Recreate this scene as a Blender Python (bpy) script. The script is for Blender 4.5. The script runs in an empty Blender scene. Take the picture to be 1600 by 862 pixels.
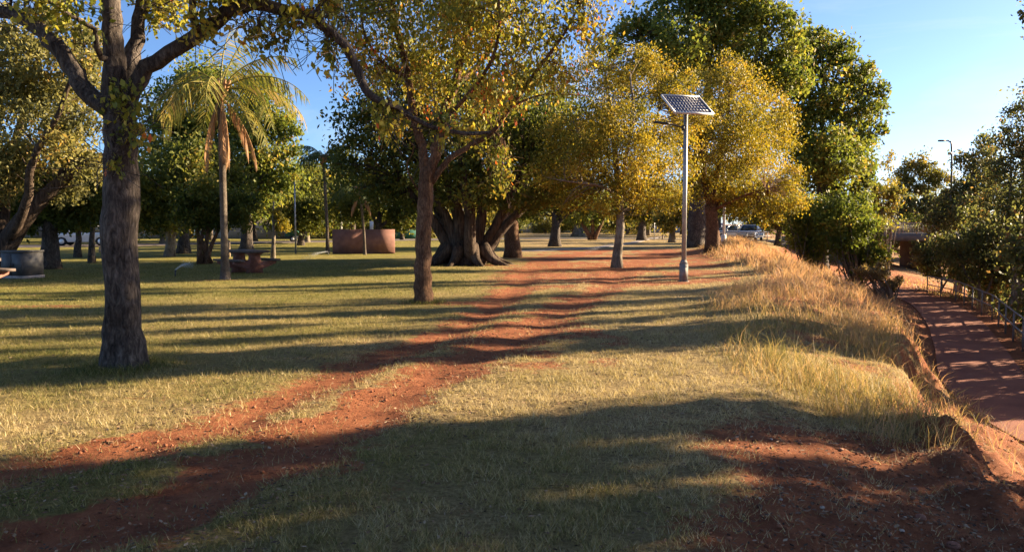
import bpy, math, random
import numpy as np
from mathutils import Vector, Matrix

# ------------------------------------------------------------------ camera, sky, sun, exposure
SC = bpy.context.scene
COL = SC.collection
CAMH = 1.65
FPX = 1250.0                      # focal length in photo pixels (1600 wide)
PITCH = math.atan(81.0 / FPX)     # horizon sits 81 px above the picture centre
SUN_AZ = math.radians(20)         # from +X (right) towards +Y (away)
SUN_EL = math.radians(17)

cam_d = bpy.data.cameras.new("camera")
cam_d.sensor_width = 36.0
cam_d.lens = 36.0 * FPX / 1600.0
cam_d.clip_start = 0.05
cam_d.clip_end = 6000
cam = bpy.data.objects.new("camera", cam_d)
cam.location = (0, 0, CAMH)
cam.rotation_euler = (math.pi / 2 - PITCH, 0, 0)
COL.objects.link(cam)
SC.camera = cam

world = bpy.data.worlds.new("World")
SC.world = world
world.use_nodes = True
wn = world.node_tree
wn.nodes.clear()
sky = wn.nodes.new("ShaderNodeTexSky")
sky.sky_type = 'NISHITA'
sky.sun_disc = False
sky.sun_elevation = SUN_EL
sky.sun_rotation = math.pi / 2 - SUN_AZ
sky.altitude = 50
sky.air_density = 0.6
sky.dust_density = 0.8
sky.ozone_density = 4.0
bg = wn.nodes.new("ShaderNodeBackground")
bg.inputs["Strength"].default_value = 0.05
wo = wn.nodes.new("ShaderNodeOutputWorld")
tcw = wn.nodes.new("ShaderNodeTexCoord")
mpw = wn.nodes.new("ShaderNodeMapping"); mpw.inputs["Scale"].default_value = (2.2, 2.2, 9.0); mpw.inputs["Rotation"].default_value = (0.15, 0.1, 0.3)
nzw = wn.nodes.new("ShaderNodeTexNoise"); nzw.inputs["Scale"].default_value = 1.6; nzw.inputs["Detail"].default_value = 7; nzw.inputs["Roughness"].default_value = 0.6; nzw.inputs["Distortion"].default_value = 0.5
rmw = wn.nodes.new("ShaderNodeMapRange"); rmw.inputs[1].default_value = 0.48; rmw.inputs[2].default_value = 0.80; rmw.inputs[3].default_value = 0.0; rmw.inputs[4].default_value = 0.35
mxw = wn.nodes.new("ShaderNodeMix"); mxw.data_type = 'RGBA'
mxw.inputs[7].default_value = (4.2, 4.4, 4.6, 1)          # thin high cloud lit by the sun
wn.links.new(tcw.outputs["Generated"], mpw.inputs[0]); wn.links.new(mpw.outputs[0], nzw.inputs["Vector"])
wn.links.new(nzw.outputs[0], rmw.inputs[0]); wn.links.new(rmw.outputs[0], mxw.inputs[0])
wn.links.new(sky.outputs[0], mxw.inputs[6])
wn.links.new(mxw.outputs[2], bg.inputs[0])
wn.links.new(bg.outputs[0], wo.inputs[0])

sun_d = bpy.data.lights.new("sun", 'SUN')
sun_d.energy = 5.0
sun_d.angle = math.radians(0.5)
sun_d.color = (1.0, 0.79, 0.52)
sun = bpy.data.objects.new("sun", sun_d)
SUNV = Vector((math.cos(SUN_AZ) * math.cos(SUN_EL), math.sin(SUN_AZ) * math.cos(SUN_EL), math.sin(SUN_EL)))
sun.rotation_euler = SUNV.to_track_quat('Z', 'Y').to_euler()
sun.location = SUNV * 50
COL.objects.link(sun)

SC.view_settings.view_transform = 'Standard'
SC.view_settings.look = 'None'
SC.view_settings.gamma = 1.0
SC.view_settings.exposure = 2.4
SC.cycles.max_bounces = 6
SC.cycles.transparent_max_bounces = 8
SC.cycles.use_denoising = True

RNG = np.random.default_rng(7)
random.seed(7)

# ------------------------------------------------------------------ helpers
CP, SP = math.cos(PITCH), math.sin(PITCH)


def ray(px, py):
    u = (px - 800) / FPX
    v = -(py - 431) / FPX
    return np.array([u, CP + v * SP, -SP + v * CP])


def at(px, py, Y):
    """point seen at photo pixel (px, py) standing at distance Y ahead"""
    r = ray(px, py)
    return np.array([0, 0, CAMH]) + r * (Y / r[1])


def gp(px, py, z=0.0):
    r = ray(px, py)
    return np.array([0, 0, CAMH]) + r * ((z - CAMH) / r[2])


def pt_st(s, t):
    """ground point: s across the light, t along it towards the sun"""
    n = np.array([-math.sin(SUN_AZ), math.cos(SUN_AZ)])
    d = np.array([math.cos(SUN_AZ), math.sin(SUN_AZ)])
    return n * s + d * t


_lat = np.random.default_rng(99).random((256, 256))


def vnoise(x, y):
    xi = np.floor(x).astype(int); yi = np.floor(y).astype(int)
    fx = x - xi; fy = y - yi
    fx = fx * fx * (3 - 2 * fx); fy = fy * fy * (3 - 2 * fy)
    a = _lat[xi % 256, yi % 256]; b = _lat[(xi + 1) % 256, yi % 256]
    c = _lat[xi % 256, (yi + 1) % 256]; d = _lat[(xi + 1) % 256, (yi + 1) % 256]
    return (a * (1 - fx) + b * fx) * (1 - fy) + (c * (1 - fx) + d * fx) * fy


def fbm(x, y, sc=1.0, octv=4):
    x = np.asarray(x, float) * sc; y = np.asarray(y, float) * sc
    r = 0; a = 0.5; tot = 0
    for i in range(octv):
        r = r + a * vnoise(x + 17.3 * i, y + 5.1 * i); tot += a
        a *= 0.5; x = x * 2.03; y = y * 2.03
    return r / tot


def sstep(a, b, x):
    t = np.clip((x - a) / (b - a), 0, 1)
    return t * t * (3 - 2 * t)


def make_mesh(name, V, polys, mat=None, attrs=None, smooth=False):
    """V (n,3); polys: list of int arrays (m,k)"""
    me = bpy.data.meshes.new(name)
    V = np.asarray(V, dtype=np.float32)
    polys = [np.asarray(p, dtype=np.int32) for p in polys if len(p)]
    me.vertices.add(len(V))
    me.vertices.foreach_set("co", V.ravel())
    loops = np.concatenate([p.ravel() for p in polys])
    tot = np.concatenate([np.full(len(p), p.shape[1], np.int32) for p in polys])
    start = np.concatenate([[0], np.cumsum(tot)[:-1]]).astype(np.int32)
    me.loops.add(len(loops))
    me.loops.foreach_set("vertex_index", loops)
    me.polygons.add(len(tot))
    me.polygons.foreach_set("loop_start", start)
    me.polygons.foreach_set("loop_total", tot)
    if smooth:
        me.polygons.foreach_set("use_smooth", np.ones(len(tot), dtype=bool))
    me.update(calc_edges=True)
    if attrs:
        for k, a in attrs.items():
            at_ = me.attributes.new(k, 'FLOAT', 'POINT')
            at_.data.foreach_set("value", np.asarray(a, dtype=np.float32))
    if mat:
        me.materials.append(mat)
    return me


class MB:
    """collects shapes that become ONE mesh object"""
    def __init__(self):
        self.V = []; self.P = {3: [], 4: []}; self.n = 0; self.N = []

    def add(self, V, F):
        V = np.asarray(V, float)
        self.V.append(V)
        F = np.asarray(F, int)
        if F.ndim == 2:
            self.P.setdefault(F.shape[1], []).append(F + self.n)
        self.n += len(V)
        return self

    def addmix(self, V, Fs):
        V = np.asarray(V, float); self.V.append(V)
        for f in Fs:
            self.P.setdefault(len(f), []).append(np.array([f]) + self.n)
        self.n += len(V)
        return self

    def box(self, c, s, rz=0.0, taper=1.0, M=None):
        c = np.asarray(c, float); hx, hy, hz = np.asarray(s, float) / 2
        b = min(hx, hy, hz) * 0.12
        v = np.array([[x * hx, y * hy, z * hz] for z in (-1, 1) for y in (-1, 1) for x in (-1, 1)])
        v[4:, :2] *= taper
        if M is not None:
            v = v @ np.asarray(M).T
        cr, sr = math.cos(rz), math.sin(rz)
        v = v @ np.array([[cr, sr, 0], [-sr, cr, 0], [0, 0, 1]])
        return self.add(v + c, [[0, 2, 3, 1], [4, 5, 7, 6], [0, 1, 5, 4], [2, 6, 7, 3], [0, 4, 6, 2], [1, 3, 7, 5]])

    def tube(self, pts, rad, sides=8, cap=True, lump=0.0, rng=None):
        V, F = tube_arrays(pts, rad, sides, lump, rng)
        base = self.n
        self.add(V, F)
        if cap:
            k = len(V) // sides
            self.P.setdefault(sides, []).append(np.array([[base + i for i in range(sides)][::-1]]))
            self.P.setdefault(sides, []).append(np.array([[base + (k - 1) * sides + i for i in range(sides)]]))
        return self

    def prism(self, poly, axis0, axis1, origin, depth_vec):
        """polygon in plane (axis0, axis1) extruded by depth_vec"""
        a0 = np.asarray(axis0, float); a1 = np.asarray(axis1, float); o = np.asarray(origin, float); d = np.asarray(depth_vec, float)
        p = np.array([o + a0 * u + a1 * v for u, v in poly]); n = len(p)
        V = np.vstack([p, p + d])
        fs = [list(range(n))[::-1], [n + i for i in range(n)]]
        fs += [[i, (i + 1) % n, n + (i + 1) % n, n + i] for i in range(n)]
        return self.addmix(V, fs)

    def mesh(self, name, mat, smooth=False, attrs=None):
        return make_mesh(name, np.vstack(self.V), [np.vstack(v) for v in self.P.values() if v], mat, attrs, smooth)


def spline(pts, n):
    """Catmull-Rom through pts (k,d), n samples"""
    p = np.asarray(pts, float)
    if len(p) < 3:
        t = np.linspace(0, 1, n)[:, None]
        return p[0] * (1 - t) + p[-1] * t
    P = np.vstack([2 * p[0] - p[1], p, 2 * p[-1] - p[-2]])
    k = len(p) - 1
    u = np.linspace(0, k - 1e-6, n); i = u.astype(int); f = (u - i)[:, None]
    p0, p1, p2, p3 = P[i], P[i + 1], P[i + 2], P[i + 3]
    return 0.5 * (2 * p1 + (p2 - p0) * f + (2 * p0 - 5 * p1 + 4 * p2 - p3) * f ** 2 + (3 * p1 - p0 - 3 * p2 + p3) * f ** 3)


def tube_arrays(pts, rad, sides, lump=0.0, rng=None):
    p = np.asarray(pts, float); n = len(p)
    rad = np.broadcast_to(np.asarray(rad, float), (n,))
    T = np.gradient(p, axis=0); T /= np.linalg.norm(T, axis=1)[:, None] + 1e-9
    ref = np.array([1.0, 0.03, 0.02]) if abs(T[0][0]) < 0.9 else np.array([0.0, 1.0, 0.0])
    U = np.zeros_like(p)
    u = ref - T[0] * (ref @ T[0]); u /= np.linalg.norm(u)
    for i in range(n):
        u = u - T[i] * (u @ T[i]); u /= np.linalg.norm(u) + 1e-9; U[i] = u
    W = np.cross(T, U)
    a = np.linspace(0, 2 * np.pi, sides, endpoint=False)
    R = rad[:, None] * np.ones(sides)
    if lump > 0:
        ph = (rng or RNG).random(4) * 6.28
        k = np.arange(n)[:, None]
        R = R * (1 + lump * (0.5 * np.sin(3 * a + ph[0] + k * 0.35) + 0.4 * np.sin(5 * a + ph[1] - k * 0.2) + 0.35 * np.sin(2 * a + ph[2] + k * 0.55)))
        R = R * (1 + lump * 0.35 * ((rng or RNG).random((n, sides)) - 0.5))
    V = p[:, None, :] + R[:, :, None] * (np.cos(a)[None, :, None] * U[:, None, :] + np.sin(a)[None, :, None] * W[:, None, :])
    V = V.reshape(-1, 3)
    i = np.arange(n - 1)[:, None] * sides; j = np.arange(sides)[None, :]; j2 = (j + 1) % sides
    F = np.stack([i + j, i + j2, i + sides + j2, i + sides + j], -1).reshape(-1, 4)
    return V, F


def obj(name, me, parent=None, loc=None):
    o = bpy.data.objects.new(name, me)
    COL.objects.link(o)
    if parent:
        o.parent = parent
    if loc is not None:
        o.location = loc
    return o


def tag(o, label=None, cat=None, group=None, kind=None):
    if label: o["label"] = label
    if cat: o["category"] = cat
    if group: o["group"] = group
    if kind: o["kind"] = kind
    return o


def thing(name, label, cat, loc=(0, 0, 0), rz=0.0, group=None, scale=1.0):
    o = bpy.data.objects.new(name, None)
    o.empty_display_size = 0.2
    COL.objects.link(o)
    o.location = loc; o.rotation_euler = (0, 0, rz); o.scale = (scale,) * 3
    return tag(o, label, cat, group)


def dup(root, loc, rz=0.0, scale=1.0, label=None, group=None):
    r = root.copy(); COL.objects.link(r)
    r.location = loc; r.rotation_euler = (0, 0, rz)
    r.scale = scale if isinstance(scale, (tuple, list)) else (scale,) * 3
    if label: r["label"] = label
    if group: r["group"] = group
    elif "group" in r and group is not None: del r["group"]
    for ch in list(root.children):
        c = ch.copy(); COL.objects.link(c); c.parent = r
        for g in ch.children:
            d = g.copy(); COL.objects.link(d); d.parent = c
    return r


# ------------------------------------------------------------------ materials
def new_mat(name):
    m = bpy.data.materials.new(name); m.use_nodes = True
    nt = m.node_tree; nt.nodes.clear()
    out = nt.nodes.new("ShaderNodeOutputMaterial")
    return m, nt, out


def N(nt, t, **kw):
    n = nt.nodes.new(t)
    for k, v in kw.items():
        setattr(n, k, v)
    return n


def ramp(nt, stops, interp='LINEAR'):
    r = nt.nodes.new("ShaderNodeValToRGB"); cr = r.color_ramp; cr.interpolation = interp
    while len(cr.elements) < len(stops):
        cr.elements.new(0.5)
    for e, (p, c) in zip(cr.elements, stops):
        e.position = p; e.color = (*c, 1)
    return r


def noise_col(nt, scale, stops, coord='Object', detail=6, rough=0.6, vscale=None, dist=0.0):
    tc = N(nt, "ShaderNodeTexCoord")
    src = tc.outputs[coord]
    if vscale:
        mp = N(nt, "ShaderNodeMapping"); mp.inputs["Scale"].default_value = vscale
        nt.links.new(src, mp.inputs[0]); src = mp.outputs[0]
    nz = N(nt, "ShaderNodeTexNoise"); nz.inputs["Scale"].default_value = scale
    nz.inputs["Detail"].default_value = detail; nz.inputs["Roughness"].default_value = rough
    nz.inputs["Distortion"].default_value = dist
    nt.links.new(src, nz.inputs["Vector"])
    r = ramp(nt, stops); nt.links.new(nz.outputs[0], r.inputs[0])
    return nz, r


def simple_mat(name, cols, scale=8, rough=0.7, metal=0.0, bump=0.15, bscale=None, vscale=None, spec=0.4, coord='Object'):
    """cols: dark, light"""
    m, nt, out = new_mat(name)
    b = N(nt, "ShaderNodeBsdfPrincipled")
    nz, r = noise_col(nt, scale, [(0.3, cols[0]), (0.7, cols[1])], coord, vscale=vscale)
    nt.links.new(r.outputs[0], b.inputs["Base Color"])
    b.inputs["Roughness"].default_value = rough; b.inputs["Metallic"].default_value = metal
    b.inputs["Specular IOR Level"].default_value = spec
    if bump:
        bp = N(nt, "ShaderNodeBump"); bp.inputs["Strength"].default_value = bump; bp.inputs["Distance"].default_value = 0.02
        nt.links.new(nz.outputs[0], bp.inputs["Height"]); nt.links.new(bp.outputs[0], b.inputs["Normal"])
    nt.links.new(b.outputs[0], out.inputs[0])
    return m


def bark_mat(name, dark, mid, light, scale=1.0, bump=1.0, vz=0.3):
    m, nt, out = new_mat(name)
    b = N(nt, "ShaderNodeBsdfPrincipled"); b.inputs["Roughness"].default_value = 0.9
    b.inputs["Specular IOR Level"].default_value = 0.15
    nz, r = noise_col(nt, 28 * scale, [(0.32, dark), (0.5, mid), (0.72, light)], 'Object', detail=8, rough=0.65, vscale=(1, 1, vz), dist=0.6)
    nz2, r2 = noise_col(nt, 2.2 * scale, [(0.35, (0.55, 0.5, 0.46)), (0.7, (1.15, 1.12, 1.1))], 'Object', detail=4)
    mx = N(nt, "ShaderNodeMix", data_type='RGBA', blend_type='MULTIPLY'); mx.inputs[0].default_value = 1
    nt.links.new(r.outputs[0], mx.inputs[6]); nt.links.new(r2.outputs[0], mx.inputs[7])
    nt.links.new(mx.outputs[2], b.inputs["Base Color"])
    bp = N(nt, "ShaderNodeBump"); bp.inputs["Strength"].default_value = bump; bp.inputs["Distance"].default_value = 0.05
    nt.links.new(nz.outputs[0], bp.inputs["Height"]); nt.links.new(bp.outputs[0], b.inputs["Normal"])
    nt.links.new(b.outputs[0], out.inputs[0])
    return m


def leaf_mat(name, stops, trans=0.45, tcol=(1.15, 1.1, 0.7), rough=0.55, spec=0.18):
    m, nt, out = new_mat(name)
    a = N(nt, "ShaderNodeAttribute", attribute_name="rnd")
    r = ramp(nt, stops); nt.links.new(a.outputs["Fac"], r.inputs[0])
    b = N(nt, "ShaderNodeBsdfPrincipled"); b.inputs["Roughness"].default_value = rough
    b.inputs["Specular IOR Level"].default_value = spec
    nt.links.new(r.outputs[0], b.inputs["Base Color"])
    t = N(nt, "ShaderNodeBsdfTranslucent")
    mx = N(nt, "ShaderNodeMix", data_type='RGBA', blend_type='MULTIPLY'); mx.inputs[0].default_value = 1
    mx.inputs[7].default_value = (*tcol, 1)
    nt.links.new(r.outputs[0], mx.inputs[6]); nt.links.new(mx.outputs[2], t.inputs[0])
    ms = N(nt, "ShaderNodeMixShader"); ms.inputs[0].default_value = trans
    nt.links.new(b.outputs[0], ms.inputs[1]); nt.links.new(t.outputs[0], ms.inputs[2])
    nt.links.new(ms.outputs[0], out.inputs[0])
    return m


M = {}
M['bark_dark'] = bark_mat('bark_dark', (0.022, 0.018, 0.016), (0.085, 0.071, 0.062), (0.21, 0.18, 0.155))
M['bark_brown'] = bark_mat('bark_brown', (0.05, 0.028, 0.018), (0.16, 0.09, 0.055), (0.30, 0.19, 0.12), 1.3)
M['bark_pale'] = bark_mat('bark_pale', (0.10, 0.085, 0.065), (0.22, 0.19, 0.15), (0.38, 0.33, 0.26), 0.8, 0.6)
M['bark_fig'] = bark_mat('bark_fig', (0.022, 0.016, 0.012), (0.075, 0.055, 0.042), (0.16, 0.12, 0.09), 0.6, 1.0, 0.1)
M['bark_palm'] = bark_mat('bark_palm', (0.05, 0.04, 0.033), (0.13, 0.11, 0.09), (0.24, 0.2, 0.16), 1.0, 0.6, 3.0)
M['leaf_dark'] = leaf_mat('leaf_dark', [(0, (0.043, 0.059, 0.015)), (0.5, (0.097, 0.116, 0.025)), (0.85, (0.178, 0.175, 0.035)), (1, (0.302, 0.214, 0.046))], 0.48)
M['leaf_mid'] = leaf_mat('leaf_mid', [(0, (0.056, 0.083, 0.020)), (0.45, (0.123, 0.156, 0.030)), (0.85, (0.224, 0.231, 0.045)), (1, (0.356, 0.241, 0.053))], 0.48)
M['leaf_olive'] = leaf_mat('leaf_olive', [(0, (0.066, 0.073, 0.020)), (0.45, (0.168, 0.163, 0.040)), (0.8, (0.291, 0.239, 0.057)), (1, (0.447, 0.267, 0.057))], 0.48)
M['leaf_gold'] = leaf_mat('leaf_gold', [(0, (0.084, 0.097, 0.019)), (0.35, (0.210, 0.197, 0.030)), (0.75, (0.353, 0.290, 0.040)), (1, (0.420, 0.269, 0.048))], 0.42, (1.15, 1.0, 0.5))
M['leaf_turn'] = leaf_mat('leaf_turn', [(0, (0.075, 0.102, 0.022)), (0.35, (0.180, 0.201, 0.037)), (0.7, (0.360, 0.322, 0.054)), (0.93, (0.568, 0.383, 0.068)), (1, (0.607, 0.141, 0.046))], 0.45, (1.15, 1.05, 0.6))
M['leaf_grey'] = leaf_mat('leaf_grey', [(0, (0.081, 0.086, 0.035)), (0.5, (0.178, 0.170, 0.060)), (0.85, (0.302, 0.262, 0.085)), (1, (0.465, 0.274, 0.085))], 0.48)
M['leaf_river'] = leaf_mat('leaf_river', [(0, (0.054, 0.072, 0.033)), (0.5, (0.122, 0.136, 0.053)), (0.85, (0.216, 0.201, 0.069)), (1, (0.325, 0.177, 0.069))], 0.48)
M['frond'] = leaf_mat('frond', [(0, (0.075, 0.10, 0.022)), (0.45, (0.16, 0.165, 0.035)), (0.8, (0.32, 0.25, 0.065)), (1, (0.42, 0.26, 0.10))], 0.4)
M['frond_green'] = leaf_mat('frond_green', [(0, (0.03, 0.055, 0.02)), (0.5, (0.06, 0.09, 0.03)), (1, (0.12, 0.12, 0.04))], 0.35)
M['frond_dead'] = leaf_mat('frond_dead', [(0, (0.2, 0.10, 0.045)), (0.5, (0.36, 0.19, 0.085)), (1, (0.5, 0.3, 0.15))], 0.25, (1.1, 1, 0.9))
M['brush'] = leaf_mat('brush', [(0, (0.09, 0.07, 0.03)), (0.5, (0.22, 0.16, 0.07)), (1, (0.36, 0.25, 0.12))], 0.4)
M['turf'] = leaf_mat('turf', [(0, (0.055, 0.072, 0.018)), (0.3, (0.15, 0.15, 0.038)), (0.6, (0.32, 0.255, 0.10)), (0.85, (0.45, 0.355, 0.175)), (1, (0.52, 0.42, 0.25))], 0.35, (1.1, 1.05, 0.8), 0.6, 0.2)
M['straw'] = leaf_mat('straw', [(0, (0.134, 0.140, 0.039)), (0.3, (0.326, 0.260, 0.094)), (0.65, (0.480, 0.330, 0.154)), (1, (0.518, 0.320, 0.187))], 0.4, (1.1, 1.0, 0.8), 0.6, 0.2)
M['litter'] = leaf_mat('litter', [(0, (0.05, 0.03, 0.02)), (0.5, (0.16, 0.09, 0.05)), (0.85, (0.26, 0.16, 0.09)), (1, (0.38, 0.28, 0.18))], 0.15, (1, 1, 1), 0.7, 0.2)
M['pebble'] = leaf_mat('pebble', [(0, (0.07, 0.03, 0.018)), (0.5, (0.17, 0.075, 0.042)), (0.9, (0.26, 0.14, 0.085)), (1, (0.36, 0.26, 0.18))], 0.0, (1, 1, 1), 0.85, 0.2)
M['crumb'] = leaf_mat('crumb', [(0, (0.10, 0.037, 0.02)), (0.5, (0.2, 0.075, 0.04)), (1, (0.3, 0.13, 0.07))], 0.0, (1, 1, 1), 0.95, 0.1)
M['galv'] = simple_mat('galv', ((0.25, 0.25, 0.26), (0.4, 0.4, 0.4)), 9, 0.5, 0.5, 0.03)
M['base_grey'] = simple_mat('base_grey', ((0.13, 0.12, 0.12), (0.24, 0.23, 0.22)), 9, 0.7, 0.1, 0.05)
M['alu'] = simple_mat('alu', ((0.62, 0.6, 0.58), (0.75, 0.73, 0.7)), 20, 0.4, 0.35, 0.02)
M['dark_metal'] = simple_mat('dark_metal', ((0.03, 0.03, 0.033), (0.06, 0.06, 0.065)), 20, 0.5, 0.2, 0.05)
M['cell'] = simple_mat('cell', ((0.010, 0.011, 0.025), (0.02, 0.02, 0.045)), 3, 0.18, 0.0, 0.0, spec=0.6)
M['busbar'] = simple_mat('busbar', ((0.13, 0.12, 0.15), (0.2, 0.19, 0.22)), 3, 0.35, 0.2, 0.0)
M['grey_box'] = simple_mat('grey_box', ((0.05, 0.048, 0.047), (0.085, 0.08, 0.078)), 5, 0.6, 0.1, 0.05)
M['concrete'] = simple_mat('concrete', ((0.26, 0.2, 0.17), (0.42, 0.35, 0.3)), 14, 0.9, 0, 0.3)
M['table_dark'] = simple_mat('table_dark', ((0.06, 0.045, 0.038), (0.12, 0.09, 0.075)), 10, 0.8, 0, 0.3)
M['table_red'] = simple_mat('table_red', ((0.13, 0.05, 0.036), (0.24, 0.10, 0.07)), 10, 0.85, 0, 0.3)
M['red_wall'] = simple_mat('red_wall', ((0.17, 0.08, 0.062), (0.27, 0.13, 0.10)), 3.5, 0.85, 0, 0.25)
M['white_paint'] = simple_mat('white_paint', ((0.68, 0.67, 0.65), (0.8, 0.79, 0.77)), 6, 0.5, 0, 0.03)
M['car_white'] = simple_mat('car_white', ((0.5, 0.5, 0.51), (0.6, 0.6, 0.61)), 2, 0.25, 0, 0.0, spec=0.6)  # white paint greyed: the shade on the parked car is in this colour
M['glass'] = simple_mat('glass', ((0.015, 0.018, 0.02), (0.03, 0.034, 0.038)), 2, 0.08, 0, 0.0, spec=0.7)
M['tyre'] = simple_mat('tyre', ((0.015, 0.015, 0.015), (0.03, 0.03, 0.03)), 20, 0.9, 0, 0.1)
M['red_lens'] = simple_mat('red_lens', ((0.3, 0.02, 0.015), (0.4, 0.03, 0.02)), 10, 0.2, 0, 0.0)
M['post_wood'] = simple_mat('post_wood', ((0.16, 0.11, 0.07), (0.34, 0.25, 0.17)), 12, 0.85, 0, 0.3, vscale=(1, 1, 0.15))
M['rail'] = simple_mat('rail', ((0.13, 0.12, 0.12), (0.26, 0.24, 0.23)), 14, 0.6, 0.4, 0.1)
M['bridge'] = simple_mat('bridge', ((0.09, 0.085, 0.08), (0.16, 0.15, 0.14)), 1.5, 0.9, 0, 0.2)
M['bridge_rail'] = simple_mat('bridge_rail', ((0.3, 0.25, 0.2), (0.45, 0.38, 0.32)), 6, 0.7, 0.1, 0.1)
M['fence_blue'] = simple_mat('fence_blue', ((0.30, 0.34, 0.42), (0.40, 0.44, 0.52)), 2, 0.6, 0, 0.05)
M['house_wall'] = simple_mat('house_wall', ((0.38, 0.3, 0.25), (0.5, 0.42, 0.36)), 1.5, 0.85, 0, 0.1)
M['house_roof'] = simple_mat('house_roof', ((0.25, 0.22, 0.21), (0.38, 0.35, 0.33)), 2, 0.5, 0.1, 0.1)
M['green_cloth'] = simple_mat('green_cloth', ((0.02, 0.10, 0.075), (0.05, 0.17, 0.12)), 4, 0.8, 0, 0.2)
M['rock'] = simple_mat('rock', ((0.30, 0.22, 0.16), (0.48, 0.38, 0.29)), 12, 0.9, 0, 0.5)
M['rock_red'] = simple_mat('rock_red', ((0.16, 0.06, 0.035), (0.3, 0.13, 0.08)), 12, 0.95, 0, 0.5)
M['asphalt'] = simple_mat('asphalt', ((0.075, 0.058, 0.052), (0.13, 0.105, 0.095)), 3, 0.9, 0, 0.2)
M['footpath'] = simple_mat('footpath', ((0.17, 0.135, 0.12), (0.25, 0.21, 0.19)), 2, 0.9, 0, 0.1)


def red_path_mat():
    m, nt, out = new_mat('red_path')
    b = N(nt, "ShaderNodeBsdfPrincipled"); b.inputs["Roughness"].default_value = 0.92
    b.inputs["Specular IOR Level"].default_value = 0.2
    nz, r = noise_col(nt, 1.2, [(0.3, (0.19, 0.062, 0.038)), (0.7, (0.32, 0.12, 0.072))], 'Object', 8, 0.65)
    nz2, r2 = noise_col(nt, 60, [(0.3, (0.7, 0.7, 0.7)), (0.75, (1.2, 1.2, 1.2))], 'Object', 3)
    mx = N(nt, "ShaderNodeMix", data_type='RGBA', blend_type='MULTIPLY'); mx.inputs[0].default_value = 1
    nt.links.new(r.outputs[0], mx.inputs[6]); nt.links.new(r2.outputs[0], mx.inputs[7])
    nt.links.new(mx.outputs[2], b.inputs["Base Color"])
    bp = N(nt, "ShaderNodeBump"); bp.inputs["Strength"].default_value = 0.3; bp.inputs["Distance"].default_value = 0.02
    nt.links.new(nz2.outputs[0], bp.inputs["Height"]); nt.links.new(bp.outputs[0], b.inputs["Normal"])
    nt.links.new(b.outputs[0], out.inputs[0])
    return m


M['red_path'] = red_path_mat()


def ground_mat():
    m, nt, out = new_mat('ground_earth_and_turf')
    L = nt.links.new
    b = N(nt, "ShaderNodeBsdfPrincipled"); b.inputs["Roughness"].default_value = 0.95
    b.inputs["Specular IOR Level"].default_value = 0.1
    ad = N(nt, "ShaderNodeAttribute", attribute_name="dirt")
    ag = N(nt, "ShaderNodeAttribute", attribute_name="lush")
    n1, turf_dry = noise_col(nt, 22, [(0.30, (0.07, 0.045, 0.02)), (0.46, (0.25, 0.175, 0.08)), (0.62, (0.45, 0.33, 0.165)), (0.75, (0.53, 0.41, 0.22))], 'Object', 9, 0.78)
    n2, turf_lush = noise_col(nt, 20, [(0.30, (0.04, 0.038, 0.012)), (0.46, (0.15, 0.135, 0.033)), (0.62, (0.33, 0.275, 0.075)), (0.75, (0.45, 0.36, 0.11))], 'Object', 9, 0.78)
    mg = N(nt, "ShaderNodeMix", data_type='RGBA')
    L(ag.outputs["Fac"], mg.inputs[0]); L(turf_dry.outputs[0], mg.inputs[6]); L(turf_lush.outputs[0], mg.inputs[7])
    n3, soil = noise_col(nt, 3.6, [(0.28, (0.11, 0.04, 0.022)), (0.46, (0.26, 0.092, 0.043)), (0.62, (0.38, 0.145, 0.068)), (0.78, (0.46, 0.225, 0.125))], 'Object', 12, 0.76)
    # break the edge of the bare soil with noise
    n4, _ = noise_col(nt, 9.0, [(0, (0, 0, 0)), (1, (1, 1, 1))], 'Object', 9, 0.72)
    ma = N(nt, "ShaderNodeMath", operation='ADD'); L(ad.outputs["Fac"], ma.inputs[0]); L(n4.outputs[0], ma.inputs[1])
    mr = N(nt, "ShaderNodeMapRange"); mr.inputs[1].default_value = 0.88; mr.inputs[2].default_value = 1.08
    L(ma.outputs[0], mr.inputs[0])
    md = N(nt, "ShaderNodeMix", data_type='RGBA')
    L(mr.outputs[0], md.inputs[0]); L(mg.outputs[2], md.inputs[6]); L(soil.outputs[0], md.inputs[7])
    L(md.outputs[2], b.inputs["Base Color"])
    n5, _ = noise_col(nt, 26, [(0, (0, 0, 0)), (1, (1, 1, 1))], 'Object', 9, 0.75)
    bp = N(nt, "ShaderNodeBump"); bp.inputs["Strength"].default_value = 1.0; bp.inputs["Distance"].default_value = 0.09
    L(n5.outputs[0], bp.inputs["Height"]); L(bp.outputs[0], b.inputs["Normal"])
    L(b.outputs[0], out.inputs[0])
    return m


M['ground'] = ground_mat()

# ------------------------------------------------------------------ terrain
PATH_Z = -2.2
EDGE = np.array([(-40, 3.0), (0, 3.0), (4.0, 3.15), (5.6, 3.5), (8.5, 4.4), (12, 5.9), (16, 7.6), (20, 9.0), (30, 11.8), (45, 14.5), (60, 19), (75, 26), (90, 31), (400, 80)])
PATHL = np.array([(-40, 8.0), (0, 8.2), (8, 8.5), (14.6, 9.0), (19.25, 10.4), (25, 13.1), (32, 16.5), (40, 19.5), (47, 20.6), (55, 22.2), (70, 30), (90, 37), (400, 90)])


def f_edge(y): return np.interp(y, EDGE[:, 0], EDGE[:, 1])
def f_pathl(y): return np.interp(y, PATHL[:, 0], PATHL[:, 1])


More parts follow.
